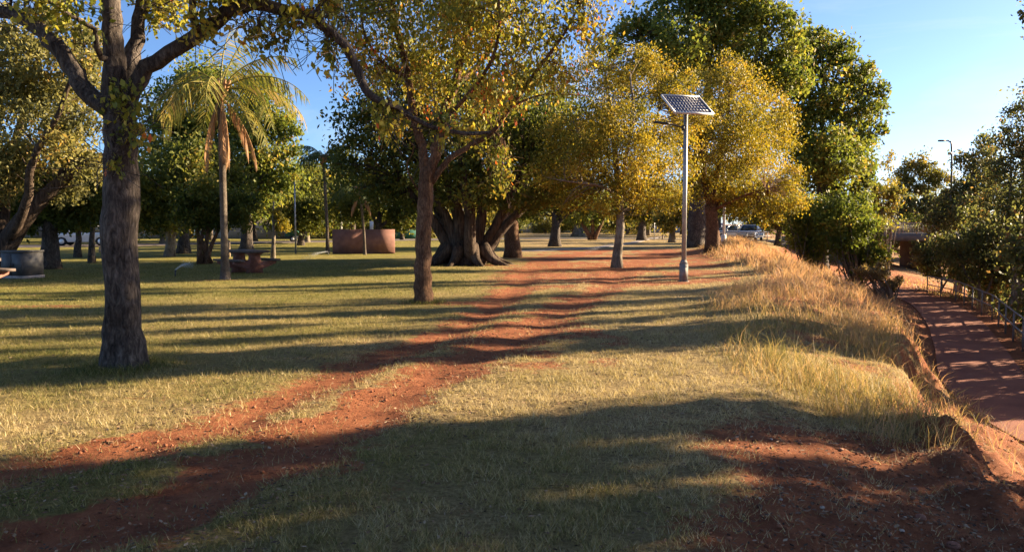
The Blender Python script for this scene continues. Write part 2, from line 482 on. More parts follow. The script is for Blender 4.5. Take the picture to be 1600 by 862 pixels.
TRK_L = np.array([(-6.5, 2.0), (-3.45, 5.1), (-2.5, 6.25), (-2.1, 7.6), (-1.57, 9.8), (-0.62, 13.7), (0.05, 19.6), (0.75, 29.5), (2.5, 40), (6, 52)])
TRK_R = np.array([(-4.4, 2.2), (-2.35, 4.1), (-1.72, 5.3), (-1.46, 6.1), (-1.15, 7.5), (-0.68, 9.2), (0.35, 12.5), (1.42, 17.2), (2.9, 22.9), (4.2, 30), (7, 40), (10, 52)])
TRK_L = spline(TRK_L, 90); TRK_R = spline(TRK_R, 90)


def dist_poly(x, y, P):
    best = np.full(np.shape(x), 1e9)
    for i in range(len(P) - 1):
        a, b = P[i], P[i + 1]; d = b - a; L2 = d @ d
        t = np.clip(((x - a[0]) * d[0] + (y - a[1]) * d[1]) / L2, 0, 1)
        best = np.minimum(best, np.hypot(x - a[0] - t * d[0], y - a[1] - t * d[1]))
    return best


def bump2(x, y, cx, cy, rx, ry):
    return np.exp(-(((x - cx) / rx) ** 2 + ((y - cy) / ry) ** 2))


def dirt_mask(x, y):
    x = np.asarray(x, float); y = np.asarray(y, float)
    n = fbm(x, y, 0.9, 4); n2 = fbm(x + 40, y, 2.6, 3)
    dl = dist_poly(x, y, TRK_L); dr = dist_poly(x, y, TRK_R)
    wl = np.interp(y, [4, 10, 20, 40], [0.20, 0.22, 0.42, 0.7]); wr = np.interp(y, [4, 6, 10, 20, 40], [0.36, 0.32, 0.29, 0.5, 0.8])
    D = np.maximum(1 - sstep(wl * 0.2, wl * 2.2, dl + (n2 - .5) * 0.9), 1 - sstep(wr * 0.2, wr * 2.2, dr + (n2 - .5) * 0.9))
    # worn ground between and beside the wheel tracks
    mid = np.minimum(dl, dr)
    D = np.maximum(D, (0.26 + 0.62 * n2) * np.exp(-(mid / np.interp(y, [4, 20, 40], [0.45, 1.2, 2.4])) ** 2))
    D = np.maximum(D, bump2(x, y, 0.3, 12.0, 1.7, 3.6) * (0.15 + 0.85 * sstep(0.32, 0.62, n2)))
    D = D * (1 - 0.42 * sstep(9, 14, y) * sstep(0.45, 0.62, fbm(x + 60, y, 1.7, 3)))
    # red apron further on, between the tracks and the bank
    far = sstep(15, 24, y) * (1 - sstep(46, 60, y))
    cx = np.interp(y, [15, 25, 35, 45], [1.5, 3.6, 5.0, 8.0]); w = np.interp(y, [15, 25, 35, 45], [1.6, 5.0, 6.5, 8.0])
    D = np.maximum(D, far * np.exp(-((x - cx) / w) ** 4) * (0.24 + 0.34 * sstep(0.38, 0.60, n) + 0.34 * sstep(0.42, 0.62, n2)))
    # round the middle tree, under the big left tree, round the fig and the other trunks
    for cx_, cy_, rx, ry, k in [(-1.2, 16.7, 1.9, 0.5, 0.85), (-4.4, 9.1, 0.9, 0.45, 0.5), (-1.6, 32.4, 3.4, 1.2, 0.62), (4.0, 29.5, 3.0, 1.4, 0.7),
                                (-9.5, 16.0, 1.6, 0.5, 0.62), (-8.5, 23.4, 1.2, 0.5, 0.6), (10.3, 41, 3.0, 2.0, 0.7), (0.2, 38.8, 2.0, 0.8, 0.55)]:
        D = np.maximum(D, k * bump2(x, y, cx_, cy_, rx, ry) * (0.6 + 0.8 * n))
    # bare soil at the head of the bank, near ground
    e = f_edge(y); pl = f_pathl(y)
    near = 1 - sstep(6.2, 8.6, y + (n - .5) * 3)
    soil = sstep(-2.9, -1.3, x - e + (n - 0.5) * 1.6 + 0.35 * (7 - y) * 0.2) * near
    D = np.maximum(D, soil * (0.62 + 0.45 * n2))
    lo_ = np.interp(y, [6.8, 8, 10, 17, 25, 40, 62], [-0.9, -1.9, -2.7, -4.1, -3.4, -4.2, -4.5])
    D = np.maximum(D, sstep(0.0, 1.6, x - e - lo_) * sstep(6.5, 9, y) * (0.18 + 0.5 * n2 + 0.25 * sstep(13, 18, y)) * (1 - sstep(60, 70, y)))
    bank = sstep(-0.6, 0.3, x - e)
    D = np.maximum(D, bank * (0.35 + 0.5 * n2) * np.where(x < pl + 4, 1, 0.8))
    D = np.maximum(D, sstep(-0.5, 0.0, x - e) * (1 - sstep(1.6, 2.4, x - e)) * (1 - sstep(9, 12, y)))
    D = np.maximum(D, sstep(0.35, 0.7, n) * 0.35)
    return np.clip(D, 0, 1)


def lush_mask(x, y):
    n = fbm(x + 9, y + 3, 0.45, 4)
    base = np.interp(x, [-14, -4, 0, 3], [0.82, 0.62, 0.08, 0.02])
    base = base + 0.3 * sstep(14, 22, y) * (1 - sstep(-1, 3, x)) + 0.35 * bump2(x, y, 0.55, 8.4, 0.75, 0.6)
    base = base - 0.55 * bump2(x, y, -4.2, 6.6, 2.4, 0.9) - 0.3 * bump2(x, y, -0.2, 6.9, 1.2, .9)
    return np.clip(base + (n - 0.5) * 1.1, 0, 1)


def height(x, y):
    x = np.asarray(x, float); y = np.asarray(y, float)
    z = 0.05 * (fbm(x, y, 0.35, 3) - 0.5) + 0.035 * (fbm(x + 3, y, 2.2, 3) - 0.5)
    near = 1 - sstep(22, 40, y)
    dl = dist_poly(x, y, TRK_L); dr = dist_poly(x, y, TRK_R)
    rut = np.exp(-(dl / 0.28) ** 2) + np.exp(-(dr / 0.34) ** 2)
    ridge = np.exp(-((dl - 0.5) / 0.2) ** 2) + np.exp(-((dr - 0.6) / 0.25) ** 2)
    z = z - 0.03 * rut * near + 0.012 * ridge * near
    z = z + 0.03 * (fbm(x, y, 6.0, 3) - 0.5) * np.clip(rut + 0.2, 0, 1) * near
    e = f_edge(y); pl = f_pathl(y)
    n = fbm(x, y, 0.8, 4)
    # berm of rough grass along the top of the bank, further on
    berm = np.exp(-((x - e + 1.8) / 2.2) ** 2) * (0.40 * sstep(28, 46, y) * (1 - sstep(56, 70, y)) + 0.12 * sstep(9, 14, y))
    z = z + berm
    pre = sstep(-2.4, 0.0, x - e)                      # the lawn rolls off before the lip
    z = z - 0.38 * pre
    t = np.clip((x - e + (n - .5) * 1.1 * (1 - sstep(-0.2, 0.6, (x - pl)))) / np.maximum(pl - 0.25 - e, 0.5), 0, 1)
    prof = np.where(t < 0.18, t / 0.18 * 0.34, 0.34 + (t - 0.18) / 0.82 * 0.66)
    top = -0.38
    z = z + (PATH_Z - top) * prof
    # gullies and clods on the bank
    bk = np.clip(t * 6, 0, 1) * np.clip((1 - t) * 4, 0, 1)
    z = z + bk * (0.34 * (fbm(x, y, 1.6, 4) - 0.5) + 0.12 * (fbm(x, y, 5.5, 3) - 0.5))
    soilz = sstep(-2.6, -0.6, x - e) * (1 - sstep(6.5, 9, y)) * np.clip((1 - t) * 4, 0, 1)
    z = z + soilz * (0.10 * (fbm(x, y, 3.2, 4) - 0.5) + 0.05 * (fbm(x + 7, y, 9.0, 2) - 0.5))
    lip = np.exp(-((x - e - 0.15) / 0.55) ** 2) * (1 - sstep(8, 11, y))
    z = z + lip * (0.10 + 0.55 * (fbm(x + 11, y, 2.0, 4) - 0.5) + 0.10 * (fbm(x, y, 8.0, 2) - .5))
    # flat under the path, then down to the creek
    u = x - pl
    flat = sstep(-0.2, 0.0, u)
    z = z * (1 - flat) + flat * (PATH_Z - 0.03)
    z = z - sstep(3.1, 12, u) * 1.6 + sstep(3.1, 5, u) * 0.5 * (n - 0.5)
    # land climbs gently again far across the creek
    z = z + 3.6 * sstep(40, 90, u)
    return z


def axis_nodes(a0, a1, c, fine, grow, halfflat):
    """nodes dense round c +- halfflat, growing outwards"""
    out = [c]; s = fine
    v = c
    while v < a1:
        s = fine if v - c < halfflat else s * grow
        v += s; out.append(v)
    s = fine; v = c; lo = []
    while v > a0:
        s = fine if c - v < halfflat else s * grow
        v -= s; lo.append(v)
    return np.array(lo[::-1] + out)


gx = axis_nodes(-900, 900, 1.5, 0.085, 1.028, 7.5)
gy = axis_nodes(-60, 2500, 7.0, 0.075, 1.022, 4.2)
GX, GY = np.meshgrid(gx, gy)
GZ = height(GX.ravel(), GY.ravel())
nx, ny = len(gx), len(gy)
idx = np.arange(nx * ny).reshape(ny, nx)
GF = np.stack([idx[:-1, :-1], idx[:-1, 1:], idx[1:, 1:], idx[1:, :-1]], -1).reshape(-1, 4)
g_me = make_mesh('ground', np.stack([GX.ravel(), GY.ravel(), GZ], 1), [GF], M['ground'],
                 {'dirt': dirt_mask(GX.ravel(), GY.ravel()), 'lush': lush_mask(GX.ravel(), GY.ravel())}, True)
tag(obj('ground', g_me), kind='structure')
print('ground quads', len(GF))


def hz(x, y): return float(height(np.array([x]), np.array([y]))[0])


def strip(name, left, right, z, mat, n=80, thick=0.05, cols=6):
    """ribbon between two plan polylines with a real thickness"""
    Lp = spline(left, n); Rp = spline(right, n)
    t = np.linspace(0, 1, cols)[None, :, None]
    Pp = Lp[:, None, :2] * (1 - t) + Rp[:, None, :2] * t
    zz = z(Pp[..., 0], Pp[..., 1]) if callable(z) else np.full(Pp.shape[:2], z)
    top = np.concatenate([Pp, zz[..., None]], -1)
    m = MB()
    V = top.reshape(-1, 3)
    i = np.arange(n - 1)[:, None] * cols; j = np.arange(cols - 1)[None, :]
    m.add(V, np.stack([i + j, i + j + 1, i + cols + j + 1, i + cols + j], -1).reshape(-1, 4))
    for c, flip in ((0, 0), (cols - 1, 1)):
        a = top[:, c]; bq = a.copy(); bq[:, 2] -= thick
        k = np.arange(n - 1)
        f = np.stack([k, k + 1, n + k + 1, n + k], -1)
        m.add(np.vstack([a, bq]), f[:, ::-1] if not flip else f)
    o = obj(name, m.mesh(name, mat))
    return tag(o, kind='structure')


py_ = np.array([-30, -10, 0, 8, 14.6, 19.25, 25, 32, 40, 47, 55, 70, 90])
nl = np.array([0.0, .05, -.05, .06, .0, -.06, .05, -.05, .06, 0, 0, 0, 0])
pl_pts = np.stack([f_pathl(py_) + 0.15 + nl, py_], 1)
pr_pts = np.stack([f_pathl(py_) + 0.15 + 2.2 + nl[::-1] * .6, py_], 1)
strip('path', pl_pts, pr_pts, PATH_Z + 0.012, M['red_path'], 140, 0.08)


def lift(h):
    return lambda X, Y: height(X.ravel(), Y.ravel()).reshape(X.shape) + h


# pale footpath across the far lawn, and the road beyond the park
fp = [gp(790, 393)[:2], gp(860, 391)[:2], gp(930, 387)[:2], gp(985, 380)[:2], gp(1010, 374)[:2], gp(1040, 369)[:2]]
strip('footpath', [p + np.array([-.2, .75]) for p in fp], [p + np.array([.2, -.75]) for p in fp], lift(0.035), M['footpath'], 50)
rd = [(-75, 40), (-45, 54), (-31, 62), (-12, 82), (4, 90), (18, 86), (24, 80)]
rd = [np.array(p, float) for p in rd]
strip('road', [p + np.array([-1.5, 2.6]) for p in rd], [p + np.array([1.5, -2.6]) for p in rd], lift(0.05), M['asphalt'], 90, 0.1)


# ------------------------------------------------------------------ trees
def leaf_arrays(C, size, rng, droop=0.35, aspect=0.5, rnd=None):
    n = len(C)
    a = rng.normal(size=(n, 3)); a[:, 2] -= droop * 2.0
    a /= np.linalg.norm(a, axis=1)[:, None]
    r = rng.normal(size=(n, 3)); r[:, 2] += 0.6
    b = np.cross(a, r); b /= np.linalg.norm(b, axis=1)[:, None] + 1e-9
    nn = np.cross(b, a)
    L = (size * (0.5 + 0.95 * rng.random(n)))[:, None]; W = L * aspect
    v0 = C - a * L * 0.5
    v1 = C + b * W * 0.5 - nn * L * 0.08
    v2 = C + a * L * 0.5 - nn * L * 0.12
    v3 = C - b * W * 0.5 - nn * L * 0.08
    V = np.stack([v0, v1, v2, v3], 1).reshape(-1, 3)
    F = np.arange(n * 4).reshape(n, 4)
    if rnd is None:
        rnd = rng.random(n)
    return V, F, np.repeat(rnd, 4)


def crown_points(blobs, n_leaves, rng, sub=1.0, shell=0.55, spread=0.24, flat=0.75):
    """blobs: (centre, radius). returns leaf centres, per-leaf tint, sub-clump centres"""
    R = np.array([b[1] for b in blobs])
    w = R ** 2 / (R ** 2).sum()
    Cs = []; Rn = []; sc = []
    for (c, r), wi in zip(blobs, w):
        k = max(3, int(sub * (7 + 9 * min(r, 3.0))))
        d = rng.normal(size=(k, 3)); d /= np.linalg.norm(d, axis=1)[:, None]
        rad = r * (shell + (1 - shell) * rng.random(k) ** 0.6) * (0.75 + 0.4 * rng.random(k))
        sub_c = np.asarray(c) + d * rad[:, None] * np.array([1, 1, 0.85])
        sc.append(sub_c)
        m = max(4, int(n_leaves * wi))
        pick = rng.integers(0, k, m)
        sg = r * spread * (0.6 + 0.8 * rng.random(k))
        p = sub_c[pick] + rng.normal(size=(m, 3)) * sg[pick][:, None] * np.array([1, 1, flat])
        Cs.append(p)
        ct = rng.random(k)
        Rn.append(np.clip(0.72 * ct[pick] + 0.4 * rng.random(m) - 0.05, 0, 1))
    return np.vstack(Cs), np.concatenate(Rn), np.vstack(sc)


def grow_tree(name, label, base, limbs, blobs, n_leaves, leaf, bark, foliage, seed=1, sub=1.0, shell=0.5, spread=0.24,
              droop=0.35, aspect=0.5, twig=0.02, twig_frac=1.0, group=None, hero=False, lump=0.10, flare=1.35, sides=10, hang=0.0, split_limbs=False, extra_leaf=None):
    """limbs: list of (pts world, r0, r1); the first one is the trunk. blobs: list of (world centre, radius)"""
    rng = np.random.default_rng(seed)
    base = np.asarray(base, float)
    root = thing(name, label, 'tree', tuple(base), group=group)
    samples = []
    mbs = []
    tr = MB()
    for i, (pts, r0, r1) in enumerate(limbs):
        pts = np.asarray(pts, float) - base
        Ln = np.linalg.norm(np.diff(pts, axis=0), axis=1).sum()
        n = int(max(6, min(40, Ln / (0.16 if hero else 0.4))))
        q = spline(pts, n)
        wob = rng.normal(size=(n, 3)) * min(r0, 0.12) * 0.12; wob[0] = 0
        q = q + wob
        f = np.linspace(0, 1, n)
        r = r0 + (r1 - r0) * f
        if i == 0:
            r = r * (1 + (flare - 1) * np.exp(-f * Ln / 0.28))
            q[0, 2] -= 0.12
        m = MB() if (split_limbs and i > 0) else tr
        m.tube(q, r, sides if i == 0 else max(6, sides - 3), True, lump if hero else lump * 0.6, rng)
        if m is not tr:
            mbs.append(m)
        samples.append((q[n // 4:] if i > 0 else q[int(n * 0.6):], r[n // 4:] if i > 0 else r[int(n * 0.6):]))
    SP_ = np.vstack([s[0] for s in samples])
    SR_ = np.concatenate([s[1] for s in samples])
    lb = [(np.asarray(c, float) - base, r) for c, r in blobs]
    P, T, S = crown_points(lb, n_leaves, rng, sub, shell, spread)
    if hang > 0:
        P[:, 2] -= hang * rng.random(len(P)) ** 2
    # branches out to the foliage clumps
    bpts = []
    for s in S:
        if rng.random() > twig_frac:
            continue
        d = np.linalg.norm(SP_ - s, axis=1) + 0.35 * np.maximum(0, SP_[:, 2] - s[2])
        j = int(np.argmin(d)); a = SP_[j]
        midp = (a + s) / 2 + rng.normal(size=3) * d[j] * 0.10 + np.array([0, 0, 0.08 * d[j]])
        kq = 7 if hero else 5
        q = spline([a, midp, s], kq)
        r0 = min(SR_[j] * 0.6, twig * (0.7 + 0.5 * d[j]))
        tr.tube(q, np.linspace(r0, max(0.25 * r0, 0.004), kq), 5 if hero else 3, False)
        if hero:
            for _ in range(4):
                e = s + rng.normal(size=3) * 0.26
                tr.tube(spline([q[4], (q[4] + e) / 2 + rng.normal(size=3) * 0.06, e], 5), np.linspace(r0 * 0.4, 0.004, 5), 4, False)
    obj('trunk', tr.mesh('trunk', bark, True), root)
    for m in mbs:
        obj('limb', m.mesh('limb', bark, True), root)
    V, F, A = leaf_arrays(P, leaf, rng, droop, aspect, T)
    obj('crown', make_mesh('crown', V, [F], foliage, {'rnd': A}), root)
    return root


def pxl(pts, Y):
    """polyline of photo pixels (px, py[, dY]) standing about distance Y away"""
    return [at(p[0], p[1], Y + (p[2] if len(p) > 2 else 0)) for p in pts]


def pxb(bl, Y):
    return [(at(b[0], b[1], Y + (b[3] if len(b) > 3 else 0)), b[2] * Y / FPX) for b in bl]


def base_at(px, Y):
    x = (px - 800) / FPX * Y * 1.0
    return np.array([x, Y, hz(x, Y)])


# --- big dark tree on the left, by the lawn
Y = 9.2
b = gp(195, 575); b[2] = hz(b[0], b[1]); Y = b[1]
limbs = [([b] + pxl([(192, 500), (190, 400), (187, 300), (188, 220), (187, 150)], Y), 0.205, 0.165),
         (pxl([(178, 175, -.05), (140, 150), (112, 105, .1), (78, 62, .2), (30, 28, .3), (-40, 5, .4), (-130, -60, .7)], Y), 0.108, 0.06),
         (pxl([(183, 190), (178, 110), (175, 50), (170, -20), (160, -110, .3), (140, -230, .6)], Y), 0.135, 0.07),
         (pxl([(196, 190), (205, 110, .25), (216, 40, .5), (228, -50, .9), (250, -160, 1.4)], Y), 0.10, 0.05),
         (pxl([(198, 165), (225, 115), (262, 85, -.1), (310, 55, -.2), (352, 22, -.3), (395, 8, -.3), (450, 18, -.2), (500, 36, -.1), (540, 72), (562, 120), (580, 152), (625, 172, .2), (690, 203, .5), (765, 208, .8)], Y), 0.098, 0.022),
         (pxl([(180, 95), (150, 85, -.2), (148, 45, -.3), (110, 25, -.5), (60, -10, -.8)], Y), 0.04, 0.018),
         (pxl([(395, 8, -.3), (420, -40, -.5), (470, -110, -.6)], Y), 0.05, 0.02),
         (pxl([(310, 55, -.2), (300, 10, -.6), (310, -60, -.9)], Y), 0.05, 0.02)]
blobs = pxb([(190, 165, 38, -.25), (205, 210, 24, -.2), (180, 250, 16, -.25), (330, 10, 45, -.5), (410, 50, 30, -.2), (470, 30, 45, -.2), (510, 70, 30), (520, 10, 40, .2),
             (270, 10, 40, .6), (240, -20, 60, .8), (90, 0, 55, -.6), (30, -30, 60, .3), (130, -80, 90, .5), (250, -130, 110, 1.2), (60, -170, 120, .5),
             (360, -90, 90, -.7), (480, -110, 80, -.6), (-80, -90, 100, .8), (160, -270, 130, .8), (320, -230, 110, .2), (-40, -250, 110, -.5), (600, 175, 30, .2), (690, 195, 25, .5)], Y)
grow_tree('shade_tree', 'dark rough barked tree forking low, with one long limb arching over the lawn', b, limbs, blobs, 19000, 0.075, M['bark_dark'],
          M['leaf_turn'], 11, 1.3, 0.25, 0.26, 0.6, 0.62, 0.010, 0.85, hero=True, lump=0.14, flare=1.28, sides=20, hang=0.2, split_limbs=True)

# --- yellowing tree in the middle
b = gp(661, 473); b[2] = hz(b[0], b[1]); Y = b[1]
limbs = [([b] + pxl([(661, 420), (662, 350), (665, 300), (668, 262)], Y), 0.18, 0.145),
         (pxl([(663, 285), (661, 235), (648, 190), (636, 120, .3), (622, 50, .5), (605, -40, .8), (590, -120, 1)], Y), 0.11, 0.035),
         (pxl([(670, 280), (684, 225), (692, 185), (712, 130, -.2), (724, 70, -.4), (740, 0, -.6), (752, -90, -.8)], Y), 0.12, 0.035),
         (pxl([(674, 285), (700, 250), (735, 228), (770, 205, -.2), (800, 165, -.4), (842, 105, -.6), (880, 55, -.8), (905, 10, -.9)], Y), 0.07, 0.02),
         (pxl([(800, 165, -.4), (850, 148, -.2), (920, 150)], Y), 0.028, 0.010),
         (pxl([(712, 130, -.2), (740, 110, .3), (772, 60, .8), (800, -10, 1.2), (810, -90, 1.5)], Y), 0.06, 0.02),
         (pxl([(770, 205, -.2), (790, 225, -.4), (782, 265, -.5)], Y), 0.025, 0.008),
         (pxl([(690, 190, -.1), (730, 150, -.8), (770, 90, -1.4), (780, 20, -1.8), (770, -70, -2)], Y), 0.05, 0.015),
         (pxl([(655, 300), (640, 275, -.2), (636, 255, -.3), (648, 232, -.4), (640, 222, -.5)], Y), 0.018, 0.006),
         (pxl([(636, 120, .3), (600, 100, .2), (572, 60, 0), (560, 0, 0)], Y), 0.045, 0.012)]
blobs = pxb([(620, 40, 60, .4), (590, 110, 45, .3), (650, 110, 45, .6), (700, 50, 65, -.3), (690, 140, 45, -.2), (770, 40, 65, .6), (790, 110, 55, -1), (850, 60, 60, -.6),
             (910, 20, 40, -.9), (880, 110, 30, -.5), (740, 180, 40, .2), (775, 235, 26, -.5), (790, 275, 20, -.5), (735, -40, 90, 0), (640, -60, 90, .8), (850, -50, 85, .3),
             (570, -20, 60, 0), (700, 0, 60, -1.6), (790, -20, 70, -1.8), (610, 190, 30, .2), (930, -40, 50, -1), (560, 60, 40, 0)], Y)
grow_tree('shade_tree', 'slender brown trunked tree with thin yellowing crown beside the wheel tracks', b, limbs, blobs, 29000, 0.095, M['bark_brown'],
          M['leaf_turn'], 21, 0.9, 0.2, 0.3, 0.7, 0.5, 0.012, 0.9, hero=True, lump=0.08, flare=1.18, sides=18, hang=0.4, split_limbs=True)

# --- pale leaning tree at the left edge
Y = 26.0
b = base_at(-14, Y)
limbs = [([b] + pxl([(0, 400), (22, 365), (52, 325), (85, 292), (125, 262)], Y), 0.42, 0.14),
         (pxl([(2, 398), (4, 330, .5), (16, 250, 1), (40, 170, 1.4), (60, 90, 1.6)], Y), 0.26, 0.06),
         (pxl([(12, 380), (40, 320, -.8), (52, 250, -1.4), (90, 180, -1.8), (120, 100, -2)], Y), 0.17, 0.05),
         (pxl([(85, 292), (110, 240), (130, 180, .5), (140, 110, .8)], Y), 0.10, 0.03),
         (pxl([(-2, 385), (-25, 300), (-40, 200), (-30, 110)], Y), 0.2, 0.05)]
blobs = pxb([(60, 100, 55), (15, 170, 60), (95, 190, 60, -1), (125, 120, 45), (55, 250, 55), (130, 260, 40), (5, 270, 50), (140, 60, 35, 1), (20, 70, 40, 1), (75, 150, 55, 1.5),
             (-40, 120, 60), (-60, 220, 60), (90, 50, 40, .5), (110, 305, 30, .5), (-20, 40, 40)], Y)
grow_tree('shade_tree', 'pale barked leaning tree with loose grey green crown behind the grey cabinet', b, limbs, blobs, 34000, 0.14, M['bark_fig'],
          M['leaf_grey'], 31, 1.0, 0.3, 0.26, 0.4, 0.5, 0.016, 0.9, lump=0.12, sides=12)

# --- many stemmed fig in the middle distance
Y = gp(728, 413)[1]
b = base_at(728, Y)
limbs = []
for k, (px0, tops, r) in enumerate([(728, [(722, 380), (716, 340), (705, 300), (690, 250)], .42), (712, [(700, 385), (680, 350), (656, 320), (630, 285)], .27), (722, [(712, 380), (695, 335), (676, 300), (660, 255)], .27),
                                    (738, [(745, 380), (752, 340), (752, 300), (745, 250)], .32), (748, [(765, 385), (792, 350), (828, 315), (868, 285)], .24), (744, [(760, 380), (780, 340), (800, 300), (820, 255)], .25),
                                    (735, [(735, 375, -1), (733, 330, -1.2), (725, 290, -1.6), (720, 240, -2)], .3), (728, [(705, 380, 1.2), (690, 340, 2), (670, 300, 2.6), (650, 260, 3)], .33), (740, [(770, 380, 1.2), (785, 340, 2), (810, 300, 2.6), (830, 260, 3)], .33)]):
    limbs.append(([base_at(px0, Y + (0.5 if k % 2 else -0.35))] + pxl(tops, Y), r, 0.12))
blobs = pxb([(600, 215, 60), (565, 190, 42), (640, 280, 50), (700, 230, 70, -1.5), (775, 240, 75), (845, 255, 55), (735, 285, 45, -1.8), (560, 270, 45), (880, 215, 50), (610, 150, 50), (680, 160, 60, 1), (760, 170, 65, 1),
             (830, 180, 60, .5), (590, 300, 30), (890, 290, 35), (700, 290, 45, 2), (800, 295, 40, 2), (640, 220, 60, 3), (790, 210, 60, 4), (545, 235, 30), (720, 120, 60), (650, 110, 50), (825, 315, 26, -1.2), (855, 305, 28, -1), (685, 315, 20, -1.2), (775, 320, 18, -1.5), (650, 325, 20)], Y)
figt = grow_tree('fig_tree', 'massive many stemmed fig with fluted trunk and broad dark crown', b, limbs, blobs, 42000, 0.17, M['bark_fig'],
                 M['leaf_dark'], 41, 1.4, 0.45, 0.25, 0.4, 0.55, 0.02, 0.7, lump=0.22, flare=1.25, sides=14)
# buttress roots of the fig
for k in range(9):
    a = k * 0.7 + 0.2
    p0 = np.array([math.cos(a) * 0.75, math.sin(a) * 0.6, 0.75]); p1 = np.array([math.cos(a) * 1.25, math.sin(a) * 1.0, 0.2]); p2 = np.array([math.cos(a) * 2.0, math.sin(a) * 1.6, -0.06])
    obj('root', MB().tube(spline([p0, p1, p2], 8), np.linspace(0.3, 0.08, 8), 8, True, 0.2).mesh('root', M['bark_fig'], True), figt)

# --- trunk of the tree beside the fig
Y = gp(800, 402)[1]
b = base_at(801, Y)
limbs = [([b] + pxl([(800, 370), (797, 335), (788, 305), (778, 270)], Y), 0.42, 0.27), (pxl([(788, 305), (820, 270), (850, 230), (870, 190)], Y), 0.18, 0.06), (pxl([(784, 290), (770, 240), (780, 190), (790, 140)], Y), 0.16, 0.06)]
blobs = pxb([(860, 230, 55), (800, 190, 60, 1), (900, 290, 32), (850, 290, 35), (870, 170, 45), (820, 130, 50, 1)], Y)
grow_tree('shade_tree', 'stout smooth trunk leaning beside the fig, dark crown above', b, limbs, blobs, 14000, 0.18, M['bark_brown'], M['leaf_dark'], 51, 1.2, 0.45, 0.26, lump=0.1, sides=12, flare=1.25)

# --- the two golden trees
Y = gp(966, 418)[1]
b = base_at(964, Y)
limbs = [([b] + pxl([(966, 385), (968, 345), (968, 310), (964, 270)], Y), 0.18, 0.13), (pxl([(968, 320), (985, 280), (1010, 230), (1030, 170)], Y), 0.10, 0.03), (pxl([(966, 315), (945, 270), (915, 230), (895, 190)], Y), 0.10, 0.03),
         (pxl([(965, 275), (958, 210), (950, 150), (945, 110)], Y), 0.12, 0.03), (pxl([(968, 300), (980, 240, -1), (990, 180, -1.5), (985, 120, -1.5)], Y), 0.09, 0.03), (pxl([(967, 310), (940, 290, -1), (900, 285, -1.8), (870, 280, -2)], Y), 0.07, 0.02)]
blobs = pxb([(955, 150, 52), (905, 205, 50), (868, 275, 36), (1005, 135, 48), (1050, 200, 45), (960, 245, 62, -1), (1005, 300, 38), (905, 300, 34), (925, 115, 36), (1060, 140, 38), (862, 225, 36), (1045, 265, 42), (945, 305, 30, -1),
             (985, 190, 55, -1.8), (915, 250, 45, -1.5), (1020, 240, 50, 1.5), (940, 200, 55, 1.8), (1000, 95, 28), (960, 330, 18), (1050, 310, 28), (880, 320, 20), (990, 280, 45, 1.5), (920, 280, 40, 2), (1085, 180, 30)], Y)
grow_tree('golden_tree', 'golden leaved round tree on a pale leaning trunk behind the solar lamp', b, limbs, blobs, 66000, 0.095, M['bark_pale'], M['leaf_gold'], 61, 1.6, 0.5, 0.22, 0.5, 0.5, 0.014, 0.6, lump=0.1, sides=12, flare=1.5)
Y = gp(1113, 400)[1]
b = base_at(1113, Y)
limbs = [([b] + pxl([(1113, 370), (1112, 340), (1110, 320)], Y), 0.38, 0.30), (pxl([(1112, 330), (1135, 290), (1165, 240), (1180, 180)], Y), 0.17, 0.05), (pxl([(1110, 330), (1100, 280), (1095, 220), (1090, 160)], Y), 0.17, 0.05),
         (pxl([(1111, 325), (1120, 270), (1135, 200), (1140, 140)], Y), 0.16, 0.05), (pxl([(1112, 330), (1150, 310, -1), (1195, 295, -1.6)], Y), 0.10, 0.03)]
blobs = pxb([(1150, 140, 46), (1105, 140, 42), (1190, 175, 46), (1208, 240, 44), (1225, 305, 32), (1150, 240, 62, -2), (1100, 230, 50, -1), (1120, 300, 36), (1180, 310, 36), (1215, 190, 30), (1130, 190, 55, 2), (1180, 260, 50, 2.5),
             (1145, 110, 28), (1090, 290, 30), (1235, 275, 24), (1075, 200, 34), (1200, 335, 22), (1150, 320, 28), (1170, 200, 50, -2.5), (1245, 320, 18)], Y)
grow_tree('golden_tree', 'broad golden tree on a thick lumpy trunk next to a white post', b, limbs, blobs, 58000, 0.115, M['bark_brown'], M['leaf_gold'], 71, 1.6, 0.5, 0.22, 0.5, 0.5, 0.018, 0.6, lump=0.2, sides=12, flare=1.15)

# --- tall green trees behind the golden ones
Y = 54.0
b = base_at(1088, Y)
limbs = [([b] + pxl([(1088, 365), (1089, 340), (1092, 300), (1096, 220)], Y), 0.68, 0.45), (pxl([(1093, 290), (1060, 200), (1020, 110), (1000, 50)], Y), 0.28, 0.07), (pxl([(1096, 240), (1105, 150), (1110, 80), (1115, 30)], Y), 0.32, 0.07),
         (pxl([(1096, 230), (1140, 150), (1180, 90), (1200, 40)], Y), 0.28, 0.07), (pxl([(1094, 260), (1150, 210), (1220, 140), (1240, 80)], Y), 0.22, 0.06)]
blobs = pxb([(990, 45, 34), (1040, 30, 42), (1090, 25, 46), (1140, 15, 50), (1200, 35, 46), (1100, 80, 55), (1170, 85, 52), (1020, 85, 38), (1230, 70, 34), (1060, 70, 45, -3), (1150, 45, 45, 3), (1230, 120, 40), (1100, -10, 40), (1170, -15, 40), (1050, 120, 50, 3), (1200, 120, 45, 3), (950, 80, 30, 3), (975, 120, 30, 3)], Y)
grow_tree('tall_tree', 'tall green tree with very thick dark trunk, crown above the golden trees', b, limbs, blobs, 36000, 0.27, M['bark_dark'], M['leaf_mid'], 81, 1.5, 0.45, 0.2, 0.3, 0.55, 0.02, 0.7, lump=0.15, sides=12)
Y = 62.0
b = base_at(1285, Y)
